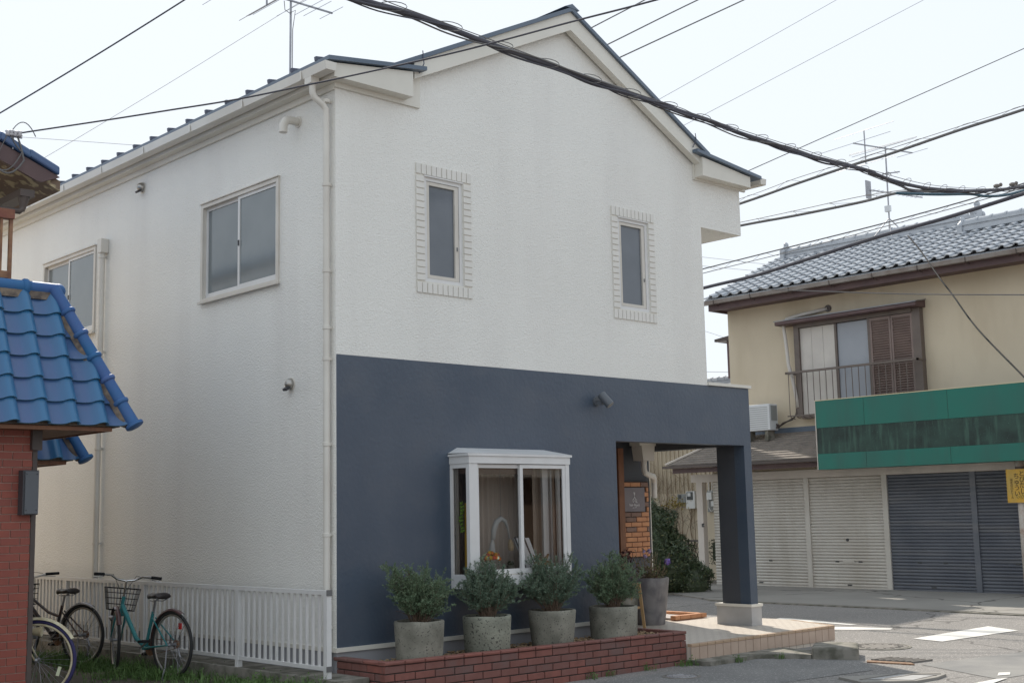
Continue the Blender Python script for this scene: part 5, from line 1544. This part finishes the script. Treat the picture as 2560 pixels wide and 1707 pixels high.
for k in range(170):
    p = Vector((16.42 + random.uniform(-.05, .05), 9.58 + random.gauss(0, .22), 1.75 + random.gauss(0, .06))); d = rnd_dir(); e = d.cross(rnd_dir())
    if e.length < .1: continue
    e.normalize(); s = random.uniform(.03, .06)
    lv.add([p, p + d * s * .5 + e * s * .35, p + d * s, p + d * s * .5 - e * s * .35], [(0, 1, 2, 3)])
part('yellow_leaves', lv.mesh('yellow_leaves', False), mat('yellowed_leaf', (.4, .28, .05), .7, (.25, .22, .05), 12), vn)
bs = thing('clipped_bush', 'small dark clipped bush right of the porch post', 'bush', (15.5, 7.3, 0))
lv = M()
for k in range(2600):
    p = Vector((random.uniform(15.3, 15.8), random.uniform(6.9, 7.45) + .3, random.uniform(.42, .95)))
    if min(p.x - 15.3, 15.8 - p.x, p.y - 7.2, 7.75 - p.y, .95 - p.z) > .09: continue
    d = rnd_dir(); e = d.cross(rnd_dir())
    if e.length < .1: continue
    e.normalize(); s = random.uniform(.02, .045)
    lv.add([p, p + d * s * .5 + e * s * .35, p + d * s, p + d * s * .5 - e * s * .35], [(0, 1, 2, 3)])
part('foliage', lv.mesh('foliage', False), m_bushdark, bs)
part('trunk', M().box(15.38, 15.72, 7.28, 7.68, .5, .88).tube([(15.55, 7.48, 0), (15.55, 7.48, .5)], .05, 7), m_bushdark, bs)

# ================================================================== THINGS IN THE BAY WINDOW
fb = thing('flower_bouquet', 'round bouquet of orange, yellow and cream flowers in the bay window', 'flowers', (1.80, -.16, 1.0))
for c_, mm_ in ((0, m_orangep), (1, m_yelp), (2, m_whitep), (3, m_redp)):
    m = M()
    for k in range(11):
        d = rnd_dir(); d.z = abs(d.z) * .9
        p = Vector((1.80, -.16, 1.135)) + Vector((d.x * .095, d.y * .08, d.z * .085))
        m.sphere(p, random.uniform(.016, .026), 7, 5)
        petals(m, p, .024, 8, .02)
    part('blossoms', m, mm_, fb)
part('vase', M().lathe((1.80, -.16, .99), [(.04, 0), (.055, .05), (.045, .11)], 14), m_porcelain, fb, smooth=True)
hr = thing('hanging_ornament', 'grey knitted arch with pale and tan tassels hanging in the bay window', 'ornament', (1.99, -.05, 1.3))
m = M(); m.tube([(1.89, -.1, 1.34), (1.90, -.1, 1.44), (1.94, -.1, 1.52), (2.0, -.1, 1.555), (2.06, -.1, 1.53), (2.10, -.1, 1.45), (2.12, -.1, 1.34)], [.022, .03, .03, .028, .02, .012, .008], 9)
part('knitted_arch', m, m_cloth, hr, smooth=True)
m = M(); m.tube([(1.88, -.1, 1.34), (1.875, -.1, 1.29), (1.87, -.1, 1.22)], [.012, .026, .036], 9); part('pale_tassel', m, m_cloth, hr)
m = M(); m.tube([(2.125, -.1, 1.34), (2.13, -.1, 1.30), (2.135, -.1, 1.25), (2.135, -.1, 1.22)], [.01, .03, .034, .022], 9); part('tan_tassel', m, m_beigetas, hr)
part('hook_wire', M().tube([(2.0, -.1, 1.57), (2.0, -.1, 2.1)], .002, 4), m_cgrey, hr)
wb = thing('leaning_board', 'white board with a black frame leaning in the bay window', 'board', (2.3, -.1, 1.0))
o = part('panel', M().obox((2.37, -.10, 1.17), (1, .0, -.0), (-.38, .12, 1), (0, 1, -.12), .11, .19, .006), m_board, wb)
part('frame', M().bar((2.33, -.09, 1.36), (2.21, -.09, 1.36), .012, .012).bar((2.205, -.09, 1.36), (2.34, -.12, .99), .012, .014).bar((2.33, -.09, 1.36), (2.49, -.12, .99), .012, .014), m_gasket, wb)
sp_ = thing('small_planter', 'small pot with a dark succulent on the bay window sill', 'plant pot', (2.09, -.14, .99))
part('body', M().lathe((2.09, -.14, .99), [(.035, 0), (.045, .085)], 14), m_pot, sp_, auto=True)
m = M(); petals(m, (2.09, -.14, 1.085), .04, 30, .025); part('leaves', m, m_bushdark, sp_)
bk_ = thing('wicker_basket', 'wicker basket with two pointed ears at the right of bay window', 'basket', (2.56, -.1, .99))
m = M(); m.lathe((2.56, -.1, .99), [(.09, 0), (.12, .05), (.115, .11), (.10, .11), (.09, .03)], 18, open_=True)
part('body', m, m_wicker, bk_, auto=True)
m = M()
for s in (-1, 1): m.prism([(2.56 + s * .07, 1.09), (2.56 + s * .12, 1.17), (2.56 + s * .02, 1.11)], -.12, -.09, 'y')
part('ear', m, m_wicker, bk_)
yt = thing('yellow_banner', 'mustard yellow narrow cloth hanging at the left pane of bay window', 'banner', (1.56, .02, 1.3))
part('cloth', M().box(1.545, 1.60, -.09, -.05, 1.0, 1.72), m_yellowcloth, yt)
lt_ = thing('lime_garland', 'lime green ribbon garland hanging at the left pane of bay window', 'garland', (1.48, .0, 1.5))
m = M()
for k in range(9): m.obox((1.50 + .01 * math.sin(k), -.06, 1.72 - .035 * k), (1, .3 * math.cos(k * 2), .4), (0, 1, .3), (0, 0, 1), .02, .012, .008)
part('ribbon', m, m_limegreen, lt_)

# ================================================================== BICYCLES
def bike(label, loc, rz_, frame_m, fender_m, tyre_m, rim_m, steer=0.0, R=.325, basket=True, wheelbase=1.05, step=True, lean=0.0, lamp=False, grip_m=None, reflector=False, straight=False):
    """built in local coordinates: x forward from the rear contact, y to the left, z up"""
    t = thing('bicycle', label, 'bicycle', loc, 'bicycles parked in the lot', rotz=rz_)
    t.rotation_euler = (lean, 0, rz_)
    fx = wheelbase
    def wheel(name, c, ang):
        Rz = Matrix.Rotation(ang, 4, 'Z'); cv = Vector(c)
        def T(m_):
            m_.v = [tuple(cv + (Rz @ Vector(p))) for p in m_.v]; return m_
        m = M(); m.tube([(R * math.cos(k * PI / 24) * .975, 0, R * .975 * math.sin(k * PI / 24)) for k in range(48)], .017, 8, closed=True)
        w = part(name, T(m), tyre_m, t, smooth=True)
        m = M(); rr = R - .034
        m.tube([(rr * math.cos(k * PI / 24), 0, rr * math.sin(k * PI / 24)) for k in range(48)], .0115, 6, closed=True)
        part('rim', T(m), rim_m, w, smooth=True)
        m = M()
        for k in range(32):
            a = k * 2 * PI / 32; s = 1 if k % 2 else -1; o_ = .5 * (1 if k % 4 < 2 else -1)
            m.tube([(.018 * math.cos(a + o_), s * .03, .018 * math.sin(a + o_)), (rr * math.cos(a), 0, rr * math.sin(a))], .0014, 3, caps=False)
        part('spokes', T(m), m_steel, w)
        m = M(); m.lathe((0, 0, 0), [(.008, -.055), (.022, -.04), (.016, -.03), (.016, .03), (.022, .04), (.008, .055)], 10, 'y')
        part('hub', T(m), m_steel, w, auto=True)
        return w
    def fender(c, a0, a1, ang, matl):
        Rz = Matrix.Rotation(ang, 4, 'Z'); cv = Vector(c); m = M(); n = 18
        prof = [(-.027, -.010), (-.02, .006), (0, .012), (.02, .006), (.027, -.010)]
        for i in range(n + 1):
            a = rad(a0 + (a1 - a0) * i / n)
            for (y, h) in prof:
                r_ = R + .02 + h; m.v.append(tuple(cv + Rz @ Vector((r_ * math.cos(a), y, r_ * math.sin(a)))))
        k = len(prof)
        for i in range(n):
            for j in range(k - 1): m.f.append((i * k + j, i * k + j + 1, (i + 1) * k + j + 1, (i + 1) * k + j))
        fd = part('fender', m, matl, t, smooth=True)
        a = rad(a1); e = cv + Rz @ Vector(((R + .02) * math.cos(a + .15), 0, (R + .02) * math.sin(a + .15)))
        m = M()
        for s in (-1, 1): m.tube([cv + Rz @ Vector((0, s * .05, 0)), e + Rz @ Vector((0, s * .027, 0))], .0025, 4)
        part('fender_stay', m, m_steel, fd)
    ra = (0, 0, R); hb = Vector((fx - .15, 0, .62)); ht = Vector((fx - .19, 0, .77)); bb = Vector((.45, 0, .275)); stp = Vector((.33, 0, .64))
    wheel('rear_wheel', ra, 0)
    # fork and front wheel turn about the head tube
    axis = (ht - hb).normalized()
    SM = Matrix.Translation(hb) @ Matrix.Rotation(steer, 4, axis) @ Matrix.Translation(-hb)
    fc = SM @ Vector((fx, 0, R))
    wheel('front_wheel', fc, steer)
    fender(ra, -12, 118, 0, fender_m); 
    # rear fender is measured from the back: mirror
    m = M()
    fender(fc, 30, 150, steer, fender_m)
    # frame
    m = M()
    m.tube([hb - axis * .02, ht + axis * .01], .019, 10)
    if step:
        m.tube([hb.lerp(ht, .45), Vector((.62, 0, .36)), bb + Vector((.02, 0, .01))], [.025, .023, .022], 10)
    else:
        m.tube([hb.lerp(ht, .3), bb], .019, 10); m.tube([hb.lerp(ht, .75), Vector((.55, 0, .56)), stp + Vector((.05, 0, -.12))], .016, 10)
    m.tube([bb, stp], .017, 10)
    for s in (-1, 1):
        m.tube([stp + Vector((-.01, s * .02, -.06)), Vector((.0, s * .06, R))], .008, 7)
        m.tube([bb + Vector((-.02, s * .03, 0)), Vector((.0, s * .06, R))], .0095, 7)
    m.lathe(bb, [(.022, -.036), (.022, .036)], 12, 'y')
    part('frame', m, frame_m, t, auto=True)
    m = M()
    for s in (-1, 1):
        m.tube([SM @ (hb + Vector((0, s * .045, -.03))), SM @ Vector((fx - .09, s * .05, .5)), SM @ Vector((fx, s * .052, R))], [.012, .011, .008], 7)
    m.tube([SM @ (hb + Vector((0, -.048, -.03))), SM @ (hb + Vector((0, .048, -.03)))], .014, 7)
    part('fork', m, frame_m if not lamp else m_creampaint, t, smooth=True)
    # saddle
    m = M(); sc_ = Vector((.28, 0, .80)); n = 14; secs = [(-.13, .085, .0), (-.10, .095, .012), (-.04, .085, .006), (.02, .05, .0), (.08, .027, .002), (.135, .02, -.006)]
    for (dx, hw, dz) in secs:
        for k in range(n):
            a = 2 * PI * k / n
            m.v.append((sc_.x + dx, hw * math.cos(a), sc_.z + dz + (.022 if math.sin(a) > 0 else .032) * math.sin(a) - .004 * math.cos(a) ** 2))
    for i in range(len(secs) - 1):
        for k in range(n): m.f.append((i * n + k, i * n + (k + 1) % n, (i + 1) * n + (k + 1) % n, (i + 1) * n + k))
    m.f.append(tuple(range(n))); m.f.append(tuple((len(secs) - 1) * n + k for k in range(n - 1, -1, -1)))
    sd2 = part('saddle', m, m_vinyl, t, smooth=True)
    m = M(); m.tube([stp - Vector((0, 0, .02)), Vector((.295, 0, .755))], .0125, 8)
    part('seat_post', m, m_steel, t, auto=True)
    m = M()
    for s in (-1, 1): m.tube([(.18, s * .06, .77), (.24, s * .05, .745), (.36, s * .02, .75)], .005, 5)
    for s in (-1, 1): m.tube([(.19, s * .05, .755 + .006 * math.sin(k)) for k in range(2)] + [(.19, s * .05, .785)], .014, 6)
    part('saddle_spring', m, m_steel, sd2)
    # handlebar, stem, grips, levers
    st0 = ht + axis * .16
    m = M(); m.tube([ht - axis * .02, st0, st0 + Vector((.035, 0, .015))], .0115, 8)
    part('stem', M_T(m, SM), m_chrome, t, auto=True)
    c = st0 + Vector((.04, 0, .015))
    hbp = [(-.115, .285, .05), (-.10, .24, .052), (-.03, .16, .05), (.01, .09, .012), (0, 0, 0), (.01, -.09, .012), (-.03, -.16, .05), (-.10, -.24, .052), (-.115, -.285, .05)]
    if straight: hbp = [(-.09, .27, .03), (-.05, .18, .03), (0, .05, .0), (0, -.05, 0), (-.05, -.18, .03), (-.09, -.27, .03)]
    P_ = [c + Vector(p) for p in hbp]
    m = M(); m.tube(P_, .011, 8); hbar = part('handlebar', M_T(m, SM), m_chrome, t, smooth=True)
    for s in (0, -1):
        a, b = P_[s], P_[1 if s == 0 else -2]
        e = a + (a - b).normalized() * .06
        m = M(); m.tube([b, a, e], .0165, 8); part('grip', M_T(m, SM), grip_m or m_black, hbar, smooth=True)
        m = M(); m.tube([b + (b - a) * .2, b + Vector((.05, 0, -.02)), e + Vector((.055, 0, -.035))], .006, 5); part('brake_lever', M_T(m, SM), m_chrome, hbar)
    m = M()
    for s in (-1, 1): m.tube([c + Vector((.0, s * .19, .04)), c + Vector((.12, s * .12, .06)), c + Vector((.1, s * .03, -.1)), hb + Vector((.02, 0, .02))], .003, 4)
    part('brake_cable', M_T(m, SM), m_black, t)
    if basket:
        bx0, bx1, zb, zt = fx - .16, fx + .10, .635, .86
        wt, wb_ = .17, .13
        m = M()
        def pt(u, v, z):
            q = (z - zb) / (zt - zb); hw = wb_ + (wt - wb_) * q; x0 = bx0; x1 = bx1 - .05 + .05 * q
            return Vector((x0 + (x1 - x0) * u, hw * (2 * v - 1), z))
        for z, r_ in ((zt, .006), (zt - .05, .003), (zb + .12, .003), (zb + .06, .003), (zb, .005)):
            m.tube([pt(0, 0, z), pt(1, 0, z), pt(1, 1, z), pt(0, 1, z)], r_, 4, closed=True)
        for k in range(6):
            u = k / 5
            m.tube([pt(u, 0, zt), pt(u, 0, zb), pt(u, 1, zb), pt(u, 1, zt)], .0025, 4)
            v = k / 5
            m.tube([pt(0, v, zt), pt(0, v, zb), pt(1, v, zb), pt(1, v, zt)], .0025, 4)
        part('basket', M_T(m, SM), m_black, t)
        m = M(); m.tube([fc + Vector((0, .055, 0)), SM @ Vector((fx + .02, .1, .63))], .004, 5); m.tube([fc + Vector((0, -.055, 0)), SM @ Vector((fx + .02, -.1, .63))], .004, 5)
        part('basket_stay', m, m_steel, t)
    # drive
    m = M(); m.lathe(bb + Vector((0, -.05, 0)), [(.085, -.003), (.085, .003)], 22, 'y')
    m.tube([bb + Vector((.0, -.05, .085)), Vector((0, -.05, R + .038))], .004, 4); m.tube([bb + Vector((.0, -.05, -.085)), Vector((0, -.05, R - .038))], .004, 4)
    m.lathe((0, -.05, R), [(.04, -.012), (.045, .012)], 16, 'y')
    cr = part('chain_drive', m, m_rust, t)
    for s, a in ((-1, -.5), (1, PI - .5)):
        e = bb + Vector((.165 * math.cos(a), s * .075, .165 * math.sin(a)))
        m = M(); m.bar(bb + Vector((0, s * .07, 0)), e, .018, .012); part('crank', m, m_steel, t)
        m = M(); m.box(e.x - .045, e.x + .045, e.y + (-.09 if s < 0 else .005), e.y + (-.005 if s < 0 else .09), e.z - .012, e.z + .012); part('pedal', m, m_black, t)
    m = M(); m.tube([(-.01, .07, R - .02), (-.03, .10, .12), (-.05, .15, .01)], .008, 6); m.tube([(-.05, .15, .01), (-.12, .18, .005)], .007, 5)
    part('kickstand', m, m_steel, t)
    m = M(); m.tube([(0, -.06, R), (-.03, -.075, .2), (-.0, -.075, .13)], .01, 6); m.lathe((-.01, -.075, .19), [(.02, -.004), (.02, .004)], 10, 'y'); m.lathe((.0, -.075, .11), [(.02, -.004), (.02, .004)], 10, 'y')
    part('derailleur', m, m_steel, t)
    if reflector:
        part('reflector', M().box(-.02, .02, -.10, -.085, .47, .53), m_red, t)
    m = M(); m.tube([SM @ Vector((fx - .1, .06, .55)), SM @ Vector((fx - .02, .075, .55))], [.022, .026], 10); part('dynamo', m, m_steel, t)
    if lamp:
        m = M(); m.tube([SM @ Vector((fx - .02, -.07, .60)), SM @ Vector((fx + .06, -.07, .60))], [.03, .045], 12); part('headlamp', m, m_creampaint, t, auto=True)
        m = M(); m.obox(fc + Matrix.Rotation(steer, 3, 'Z') @ Vector((.2, -.012, -.1)), (1, 0, -.3), (0, 1, 0), (.3, 0, 1), .014, .006, .04); part('spoke_reflector', m, m_whitep, t)
    return t
def M_T(m, T):
    m.v = [tuple(T @ Vector(p)) for p in m.v]; return m
RZ = math.atan2(.992, -.127)
bike('teal step-through bicycle with a black wire basket leaning by the white fence', (-.654, 1.907, .05), RZ, m_teal, m_maroon, m_tyre, m_rim, steer=-.46, reflector=True)
bike('dark rusty bicycle with black saddle behind the brick corner', (-.73, 3.80, .05), RZ + .18, m_darkframe, m_steel, m_tyre, m_rim, steer=.1, step=False, straight=True)
bike('cream bicycle with navy tyres poking out from behind the brick wall', (-3.02, 2.22, .05), math.atan2(-.68, .73), m_creampaint, m_creampaint, m_navytyre, m_creampaint, steer=0.05, R=.345, basket=False, wheelbase=1.10, lamp=True, grip_m=m_creampaint)

# ================================================================== WIRES
WIRES = {
'main': [(-2.305,-2.601,5.466),(-1.523,-2.513,5.475),(-1.17,-2.482,5.5),(-0.837,-2.449,5.516),(-0.183,-2.375,5.521),(0.346,-2.319,5.536),(0.917,-2.26,5.553),(1.44,-2.205,5.569),(1.976,-2.148,5.582),(2.775,-2.063,5.603),(3.33,-2.008,5.628),(3.95,-1.937,5.63),(4.601,-1.872,5.66),(5.306,-1.798,5.681),(5.974,-1.737,5.727),(6.606,-1.681,5.774),(7.069,-1.636,5.799),(7.518,-1.586,5.805),(8.022,-1.537,5.831),(8.687,-1.48,5.889),(9.433,-1.424,5.989),(9.955,-1.386,6.069),(11.068,-1.31,6.276),(12.303,-1.227,6.554),(14.898,-1.054,7.214)],
'mess': [(-2.182,-2.719,5.483),(-1.407,-2.618,5.472),(-0.947,-2.565,5.482),(-0.21,-2.481,5.502),(0.223,-2.43,5.509),(1.014,-2.338,5.525),(1.818,-2.248,5.552),(2.658,-2.159,5.591),(3.048,-2.11,5.592),(4.349,-1.971,5.65),(5.292,-1.872,5.699),(5.745,-1.823,5.718),(6.665,-1.731,5.777),(8.095,-1.588,5.871),(8.925,-1.513,5.953),(9.859,-1.438,6.088),(11.465,-1.314,6.358),(12.243,-1.256,6.563),(14.893,-1.06,7.269)],
'dropa': [(8.287,-0.892,6.157),(9.124,-0.779,6.189),(9.7,-0.69,6.188),(10.208,-0.629,6.231)],
'dropb': [(9.032,-0.868,5.995),(9.687,-0.886,6.082),(10.287,-0.904,6.169),(11.096,-0.929,6.298),(11.572,-0.939,6.338),(12.207,-0.96,6.451),(12.836,-0.981,6.623),(14.899,-1.052,7.201)],
'lefttop': [(-2.452,5.799,5.619),(-1.717,4.097,6.209),(-1.198,2.887,6.637),(-0.711,1.737,7.064),(-0.247,0.624,7.497)],
'farleft': [(8.762,35.427,12.823),(10.339,32.087,14.1),(12.385,27.689,15.873),(13.638,24.971,17.006),(14.48,23.141,17.77),(15.324,21.32,18.514)],
'service': [(-2.356,2.03,5.346),(-2.269,1.836,5.344),(-1.889,0.998,5.328),(-1.6,0.36,5.32),(-1.284,-0.339,5.313),(-0.962,-1.065,5.335),(-0.943,-1.108,5.335),(-0.557,-1.981,5.371),(-0.32,-2.525,5.403),(-0.011,-3.243,5.465),(0.272,-3.896,5.516),(0.589,-4.642,5.598)],
'b1': [(15.574,8.102,14.028),(14.48,8.269,13.289),(12.883,8.522,12.274),(10.963,8.825,11.041)],
'b2': [(16.946,6.794,14.157),(15.302,7.373,13.223),(13.009,8.174,11.813),(10.999,8.877,10.577)],
'b3': [(17.642,6.154,14.1),(16.214,6.75,13.27),(13.213,8.003,11.518),(11.025,8.916,10.239)],
'b4': [(26.792,7.92,18.024),(24.222,9.255,16.249),(19.207,11.861,12.868),(16.584,13.224,11.128)],
'b5': [(28.566,6.314,17.737),(26.312,7.643,16.297),(19.783,11.491,12.15),(16.658,13.333,10.172)],
'b6': [(23.243,1.082,13.203),(21.657,2.743,12.246),(19.371,5.136,10.879),(17.111,7.502,9.521),(15.315,9.384,8.44)],
'c1': [(13.25,-2.467,8.241),(13.115,-0.96,8.047),(13.008,0.122,7.938),(12.886,1.443,7.777),(12.822,2.046,7.73),(12.709,3.236,7.595),(12.598,4.468,7.437),(12.367,6.846,7.187)],
'c1m': [(13.243,-2.478,8.335),(13.116,-0.964,8.114),(13.011,0.119,8.001),(12.881,1.434,7.869),(12.819,2.089,7.799),(12.703,3.225,7.699),(12.595,4.461,7.53),(12.358,6.832,7.308)],
'c2': [(11.638,6.223,6.776),(11.52,3.698,6.71),(11.466,2.438,6.658),(11.404,1.125,6.626),(11.366,0.451,6.634),(11.352,-0.104,6.552),(11.347,-0.354,6.449)],
'c2m': [(11.632,6.214,6.855),(11.331,3.555,6.716),(11.179,2.241,6.663),(11.021,0.889,6.614),(10.93,0.02,6.535)],
'c3': [(13.193,7.612,6.346),(13.485,6.121,6.52),(13.906,4.007,6.734),(14.255,2.255,6.911),(14.58,0.576,7.121),(14.886,-1.072,7.373)],
'c3m': [(13.202,7.624,6.237),(13.49,6.13,6.43),(13.912,4.017,6.641),(14.257,2.261,6.843),(14.583,0.583,7.048),(14.892,-1.062,7.29)],
'c4': [(11.728,6.356,5.604),(11.662,4.71,5.719),(11.626,3.571,5.762),(11.586,2.695,5.839),(11.501,0.91,6.009),(11.452,-0.318,6.09),(11.391,-1.631,6.211),(11.321,-3.075,6.351)],
'black': [(13.243,1.348,6.336),(12.727,0.853,5.934),(11.828,0.05,5.224),(11.352,-0.391,4.85),(10.429,-1.23,4.122),(9.283,-2.395,3.246),(8.168,-3.536,2.395)],
'twist': [(9.758,2.071,5.119),(9.835,1.477,5.016),(10.072,-0.36,4.722),(10.283,-2.021,4.497),(10.439,-3.258,4.339)],
'g1': [(22.826,15.938,9.719),(25.421,15.496,9.776),(28.792,14.931,9.808),(31.807,14.421,9.856)],
'g2': [(22.848,15.969,9.444),(25.445,15.53,9.491),(27.978,15.1,9.545),(31.823,14.445,9.645)],
'g4': [(27.796,18.504,8.074),(28.455,17.925,7.873),(29.024,17.44,7.618),(29.506,17.026,7.422)],
'g5': [(27.916,18.68,6.527),(28.565,18.087,6.453),(29.085,17.605,6.424),(29.585,17.143,6.396)],
'thinl': [(3.659,19.857,10.753),(4.654,19.737,10.847),(7.533,19.393,11.096),(10.302,19.068,11.306)],
}

def smooth_path(P, sub=6):
    P = [Vector(p) for p in P]; out = []
    for i in range(len(P) - 1):
        a = P[max(i - 1, 0)]; b = P[i]; c = P[i + 1]; d = P[min(i + 2, len(P) - 1)]
        for k in range(sub):
            q = k / sub
            out.append(.5 * ((2 * b) + (c - a) * q + (2 * a - 5 * b + 4 * c - d) * q * q + (3 * b - a - 3 * c + d) * q ** 3))
    out.append(P[-1]); return out
def wire(key, r, name, label, matl, cat='cable', group=None):
    P = smooth_path(WIRES[key]); t = thing(name, label, cat, P[0], group)
    part('strand', M().tube(P, r, 6), matl, t, smooth=True)
    return t
def resample(P, n):
    L = [0]
    for a, b in zip(P, P[1:]): L.append(L[-1] + (b - a).length)
    out = []; j = 0
    for i in range(n + 1):
        s = L[-1] * i / n
        while j < len(L) - 2 and L[j + 1] < s: j += 1
        out.append(P[j].lerp(P[j + 1], (s - L[j]) / max(1e-9, L[j + 1] - L[j])))
    return out, L[-1]
mb_ = thing('cable_bundle', 'thick black telephone cable bundle sagging across the white gable', 'cable', WIRES['main'][0])
P = smooth_path(WIRES['main']); Pr, LL = resample(P, 220)
part('main_cable', M().tube(Pr, .024, 9), m_cable, mb_, smooth=True)
random.seed(4)
for k, (off, r_, ph) in enumerate(((.025, .009, 0), (.029, .007, 2.1), (.027, .006, 4.0), (.022, .011, 5.2))):
    pts = []
    for i, p in enumerate(Pr):
        tn = (Pr[min(i + 1, len(Pr) - 1)] - Pr[max(i - 1, 0)]).normalized(); sx = tn.cross(Vector((0, 0, 1))).normalized(); up = sx.cross(tn)
        a = ph + i * .115 + .9 * math.sin(i * .21 + k)
        w = off * (1 + .35 * max(0, math.sin(i * .33 + k * 1.7)))
        pts.append(p + sx * math.cos(a) * w + up * (math.sin(a) * w - .012))
    part('lashed_cable', M().tube(pts, r_, 6), m_cable if k != 1 else m_cgrey, mb_, smooth=True)
Pm = smooth_path(WIRES['mess']); Pm_, LM = resample(Pm, 220)
part('messenger_wire', M().tube(Pm_, .0042, 5), m_cgrey, mb_)
nh = 26
for k in range(nh):
    i = int(6 + k * 205 / nh); p = Pr[i]; q = min(Pm_, key=lambda v: (v - p).length)
    if (q - p).length > .3: continue
    tn = (Pr[i + 1] - Pr[i]).normalized()
    c = (p + q) / 2; u = (q - p).normalized(); s = tn.cross(u).normalized(); hh = (q - p).length / 2 + .038
    m = M(); m.tube([c + u * hh * math.cos(a * PI / 7) + s * .036 * math.sin(a * PI / 7) + tn * .05 * math.cos(a * PI / 7) for a in range(14)], .0035, 4, closed=True)
    part('hanger_ring', m, m_cgrey, mb_)
for i in (172, 180):
    p = Pr[i] + Vector((0, 0, .06)); part('cable_clamp', M().sphere(p, .04, 8, 6, (1.3, 1.3, .8)).sphere(p + Vector((.05, -.04, .02)), .03, 8, 6), m_iron2, mb_)
part('drop_cable', M().tube(smooth_path(WIRES['dropa']), .02, 7), m_cable, mb_, smooth=True)
part('drop_cable', M().tube(smooth_path(WIRES['dropb']), .022, 7), m_teal_cable, mb_, smooth=True)
def spiral(key, key2, r, r2, label, pitch, matl=m_cgrey, zig=False):
    Pa = smooth_path(WIRES[key]); t = thing('lashed_cable_run', label, 'cable', Pa[0], 'lashed cable runs crossing the right sky')
    part('cable', M().tube(Pa, r, 7), matl, t, smooth=True)
    Pb = smooth_path(WIRES[key2]) if key2 else [p + Vector((0, 0, .05)) for p in Pa]
    part('messenger_wire', M().tube(Pb, r2, 4), matl, t)
    A, L1_ = resample(Pa, 300); B, L2_ = resample(Pb, 300)
    n = max(8, int(L1_ / pitch)); pts = []
    for i in range(n * 8 + 1):
        q = i / (n * 8); j = min(int(q * 300), 299); fq = q * 300 - j
        a = A[j].lerp(A[j + 1], fq); b = B[j].lerp(B[j + 1], fq); c = (a + b) / 2; u = (b - a); hgt = u.length / 2 + .012
        u.normalize(); s = (A[min(j + 1, 299)] - A[j]).cross(u)
        if s.length > 0: s.normalize()
        an_ = 2 * PI * i / 8
        pts.append(c + u * hgt * math.cos(an_) + s * .03 * math.sin(an_))
    part('spiral_hanger', M().tube(pts, .0035, 3), matl, t)
spiral('c1', 'c1m', .026, .006, 'grey cable with looping spiral hanger, highest of the lashed runs right of gable', .85)
spiral('c2', 'c2m', .024, .006, 'grey cable with straight messenger ending at the teal cable joint', 2.2)
spiral('c3', 'c3m', .013, .008, 'thin twin wires with zigzag lacing just above the grey tile roof', .62)
wire('c4', .032, 'service_cable', 'thick brownish cable running just along the grey tile ridge', m_cable)
wire('lefttop', .0085, 'overhead_wire', 'dark wire crossing the upper left corner of sky', m_cable)
wire('farleft', .008, 'overhead_wire', 'faint far wire passing behind the house aerial mast', m_cglare)
wire('service', .0078, 'service_wire', 'dark service wire running from the insulators over the gable front', m_cable)
wire('b1', .016, 'power_line', 'grey power line meeting gable slope nearest the ridge peak', m_cgrey, group='power lines behind the gable')
wire('b2', .016, 'power_line', 'middle of three parallel power lines right of the gable peak', m_cgrey, group='power lines behind the gable')
wire('b3', .016, 'power_line', 'lowest of three parallel power lines right of the gable peak', m_cgrey, group='power lines behind the gable')
wire('b4', .008, 'overhead_wire', 'upper of two faint thin wires crossing the open sky right of gable', m_cglare)
wire('b5', .008, 'overhead_wire', 'lower of two faint thin wires crossing the open sky right of gable', m_cglare)
wire('b6', .011, 'overhead_wire', 'single dark wire rising to the right edge above the lashed cables', m_cgrey)
wire('black', .013, 'drop_wire', 'black drop wire hanging from grey roof down past the ochre wall', m_black)
wire('twist', .009, 'wall_wire', 'thin twisted grey wire strung level across the ochre upper wall', m_cgrey)
wire('g1', .007, 'overhead_wire', 'upper faint wire in the sky gap beside white house right edge', m_cglare)
wire('g2', .007, 'overhead_wire', 'second faint wire in the sky gap beside white house right edge', m_cglare)
wire('g4', .007, 'overhead_wire', 'faint wire low in the sky gap beside the plum window box', m_cglare)
wire('g5', .009, 'overhead_wire', 'lowest faint wire in the sky gap above the parapet cap', m_cglare)
wire('thinl', .006, 'overhead_wire', 'faint level wire behind the blue verge tiles at the left', m_cglare)
